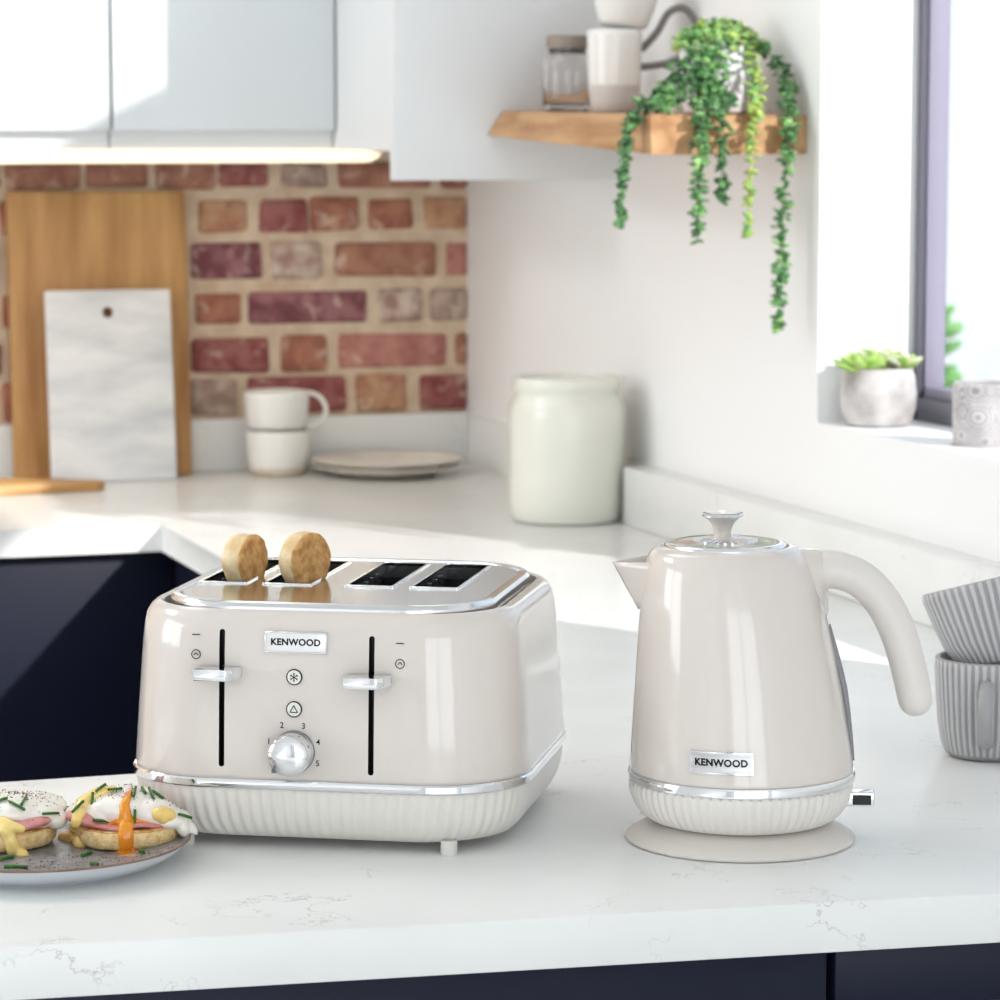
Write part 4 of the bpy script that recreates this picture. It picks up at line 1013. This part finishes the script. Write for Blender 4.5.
for x, y, a, ln in ((101, 789, 40, 12), (114, 789, 5, 13), (91.8, 799, 85, 13), (78, 808, 42, 15), (134.5, 793, 75, 12), (143.5, 792, -60, 13), (150.8, 795, -65, 13), (157, 796, -35, 14), (134.5, 816, 88, 14), (100, 822, 0, 15), (184, 817, -15, 13)): chive(x, y, a, ln, lb, 'chives on the runny egg')
for x, y, a, ln in ((86.5, 856, 20, 10), (94.5, 866, -10, 15), (15.8, 869, -2, 22), (6.3, 860, 10, 14), (142, 853.5, -20, 6)): chive(x, y, a, ln, lp, 'chives on the plate', 0.0014)

# ------------------------------------------------------------------ light
wd = bpy.data.worlds.new('sky'); S.world = wd; wd.use_nodes = True
nt = wd.node_tree; N = nt.nodes; L = nt.links; bg = N['Background']
tc = N.new('ShaderNodeTexCoord'); sx = N.new('ShaderNodeSeparateXYZ'); L.new(tc.outputs['Generated'], sx.inputs[0])
rp = N.new('ShaderNodeValToRGB'); L.new(sx.outputs['Z'], rp.inputs[0])
rp.color_ramp.elements[0].position = 0.0; rp.color_ramp.elements[0].color = (0.86, 0.94, 1.0, 1)
rp.color_ramp.elements[1].position = 0.7; rp.color_ramp.elements[1].color = (0.62, 0.80, 1.0, 1)
L.new(rp.outputs[0], bg.inputs[0]); bg.inputs[1].default_value = 1.15

sun = bpy.data.lights.new('sun', 'SUN'); sun.energy = 4.6; sun.angle = R(0.9); sun.color = (1.0, 0.98, 0.95)
so = bpy.data.objects.new('sun', sun); COL.objects.link(so)
so.rotation_euler = Vector((-1, 1.7, -1.05)).to_track_quat('-Z', 'Y').to_euler()

def area(name, loc, rot, sx, sy, e, col):
    l = bpy.data.lights.new(name, 'AREA'); l.shape = 'RECTANGLE'; l.size = sx; l.size_y = sy; l.energy = e; l.color = col
    o = bpy.data.objects.new(name, l); COL.objects.link(o); o.location = loc; o.rotation_euler = rot; return o
area('fill_rear_left', (-1.01, -2.62, 1.2), (R(90), 0, 0), 1.36, 2.1, 26, (0.95, 0.98, 1.0))  # added fill lamp in the unseen rear opening
area('fill_rear_right', (0.51, -2.62, 1.2), (R(90), 0, 0), 1.36, 2.1, 26, (0.95, 0.98, 1.0))  # its twin, also added as fill
area('fill_side', (-2.585, 3.0, 1.6), (0, R(-90), 0), 1.2, 1.8, 30, (0.95, 0.98, 1.0))  # added fill lamp just inside the closed left wall
area('led_bar_light', (0.80, 4.60, 1.382), (0, 0, 0), 1.0, 0.012, 0.7, (1.0, 0.80, 0.56))
# unseen fill lamps added under the ceiling
area('fill_ceiling', (0.3, 3.5, 2.74), (0, 0, 0), 1.0, 1.0, 8, (0.97, 0.98, 1.0))
area('fill_ceiling_left', (-1.3, 3.9, 2.74), (0, 0, 0), 1.0, 1.0, 27, (0.97, 0.98, 1.0))

# ------------------------------------------------------------------ camera
cam = bpy.data.cameras.new('camera'); co = bpy.data.objects.new('camera', cam); COL.objects.link(co)
co.location = (0, 0, CT + 0.532)
psi = R(18.05); th = math.atan(370 / 3200)
fw = Vector((math.sin(psi) * math.cos(th), math.cos(psi) * math.cos(th), -math.sin(th)))
co.rotation_euler = fw.to_track_quat('-Z', 'Y').to_euler()
cam.sensor_width = 36; cam.lens = 115.2; cam.clip_start = 0.05
cam.dof.use_dof = True; cam.dof.focus_distance = 2.35; cam.dof.aperture_fstop = 13
S.camera = co
S.view_settings.view_transform = 'Standard'; S.view_settings.look = 'None'
S.view_settings.exposure = 0.0; S.view_settings.gamma = 1
S.cycles.use_denoising = True
S.cycles.max_bounces = 8; S.cycles.diffuse_bounces = 5; S.cycles.glossy_bounces = 4; S.cycles.transparent_max_bounces = 8
S.cycles.caustics_reflective = False; S.cycles.caustics_refractive = False
S.cycles.sample_clamp_indirect = 6
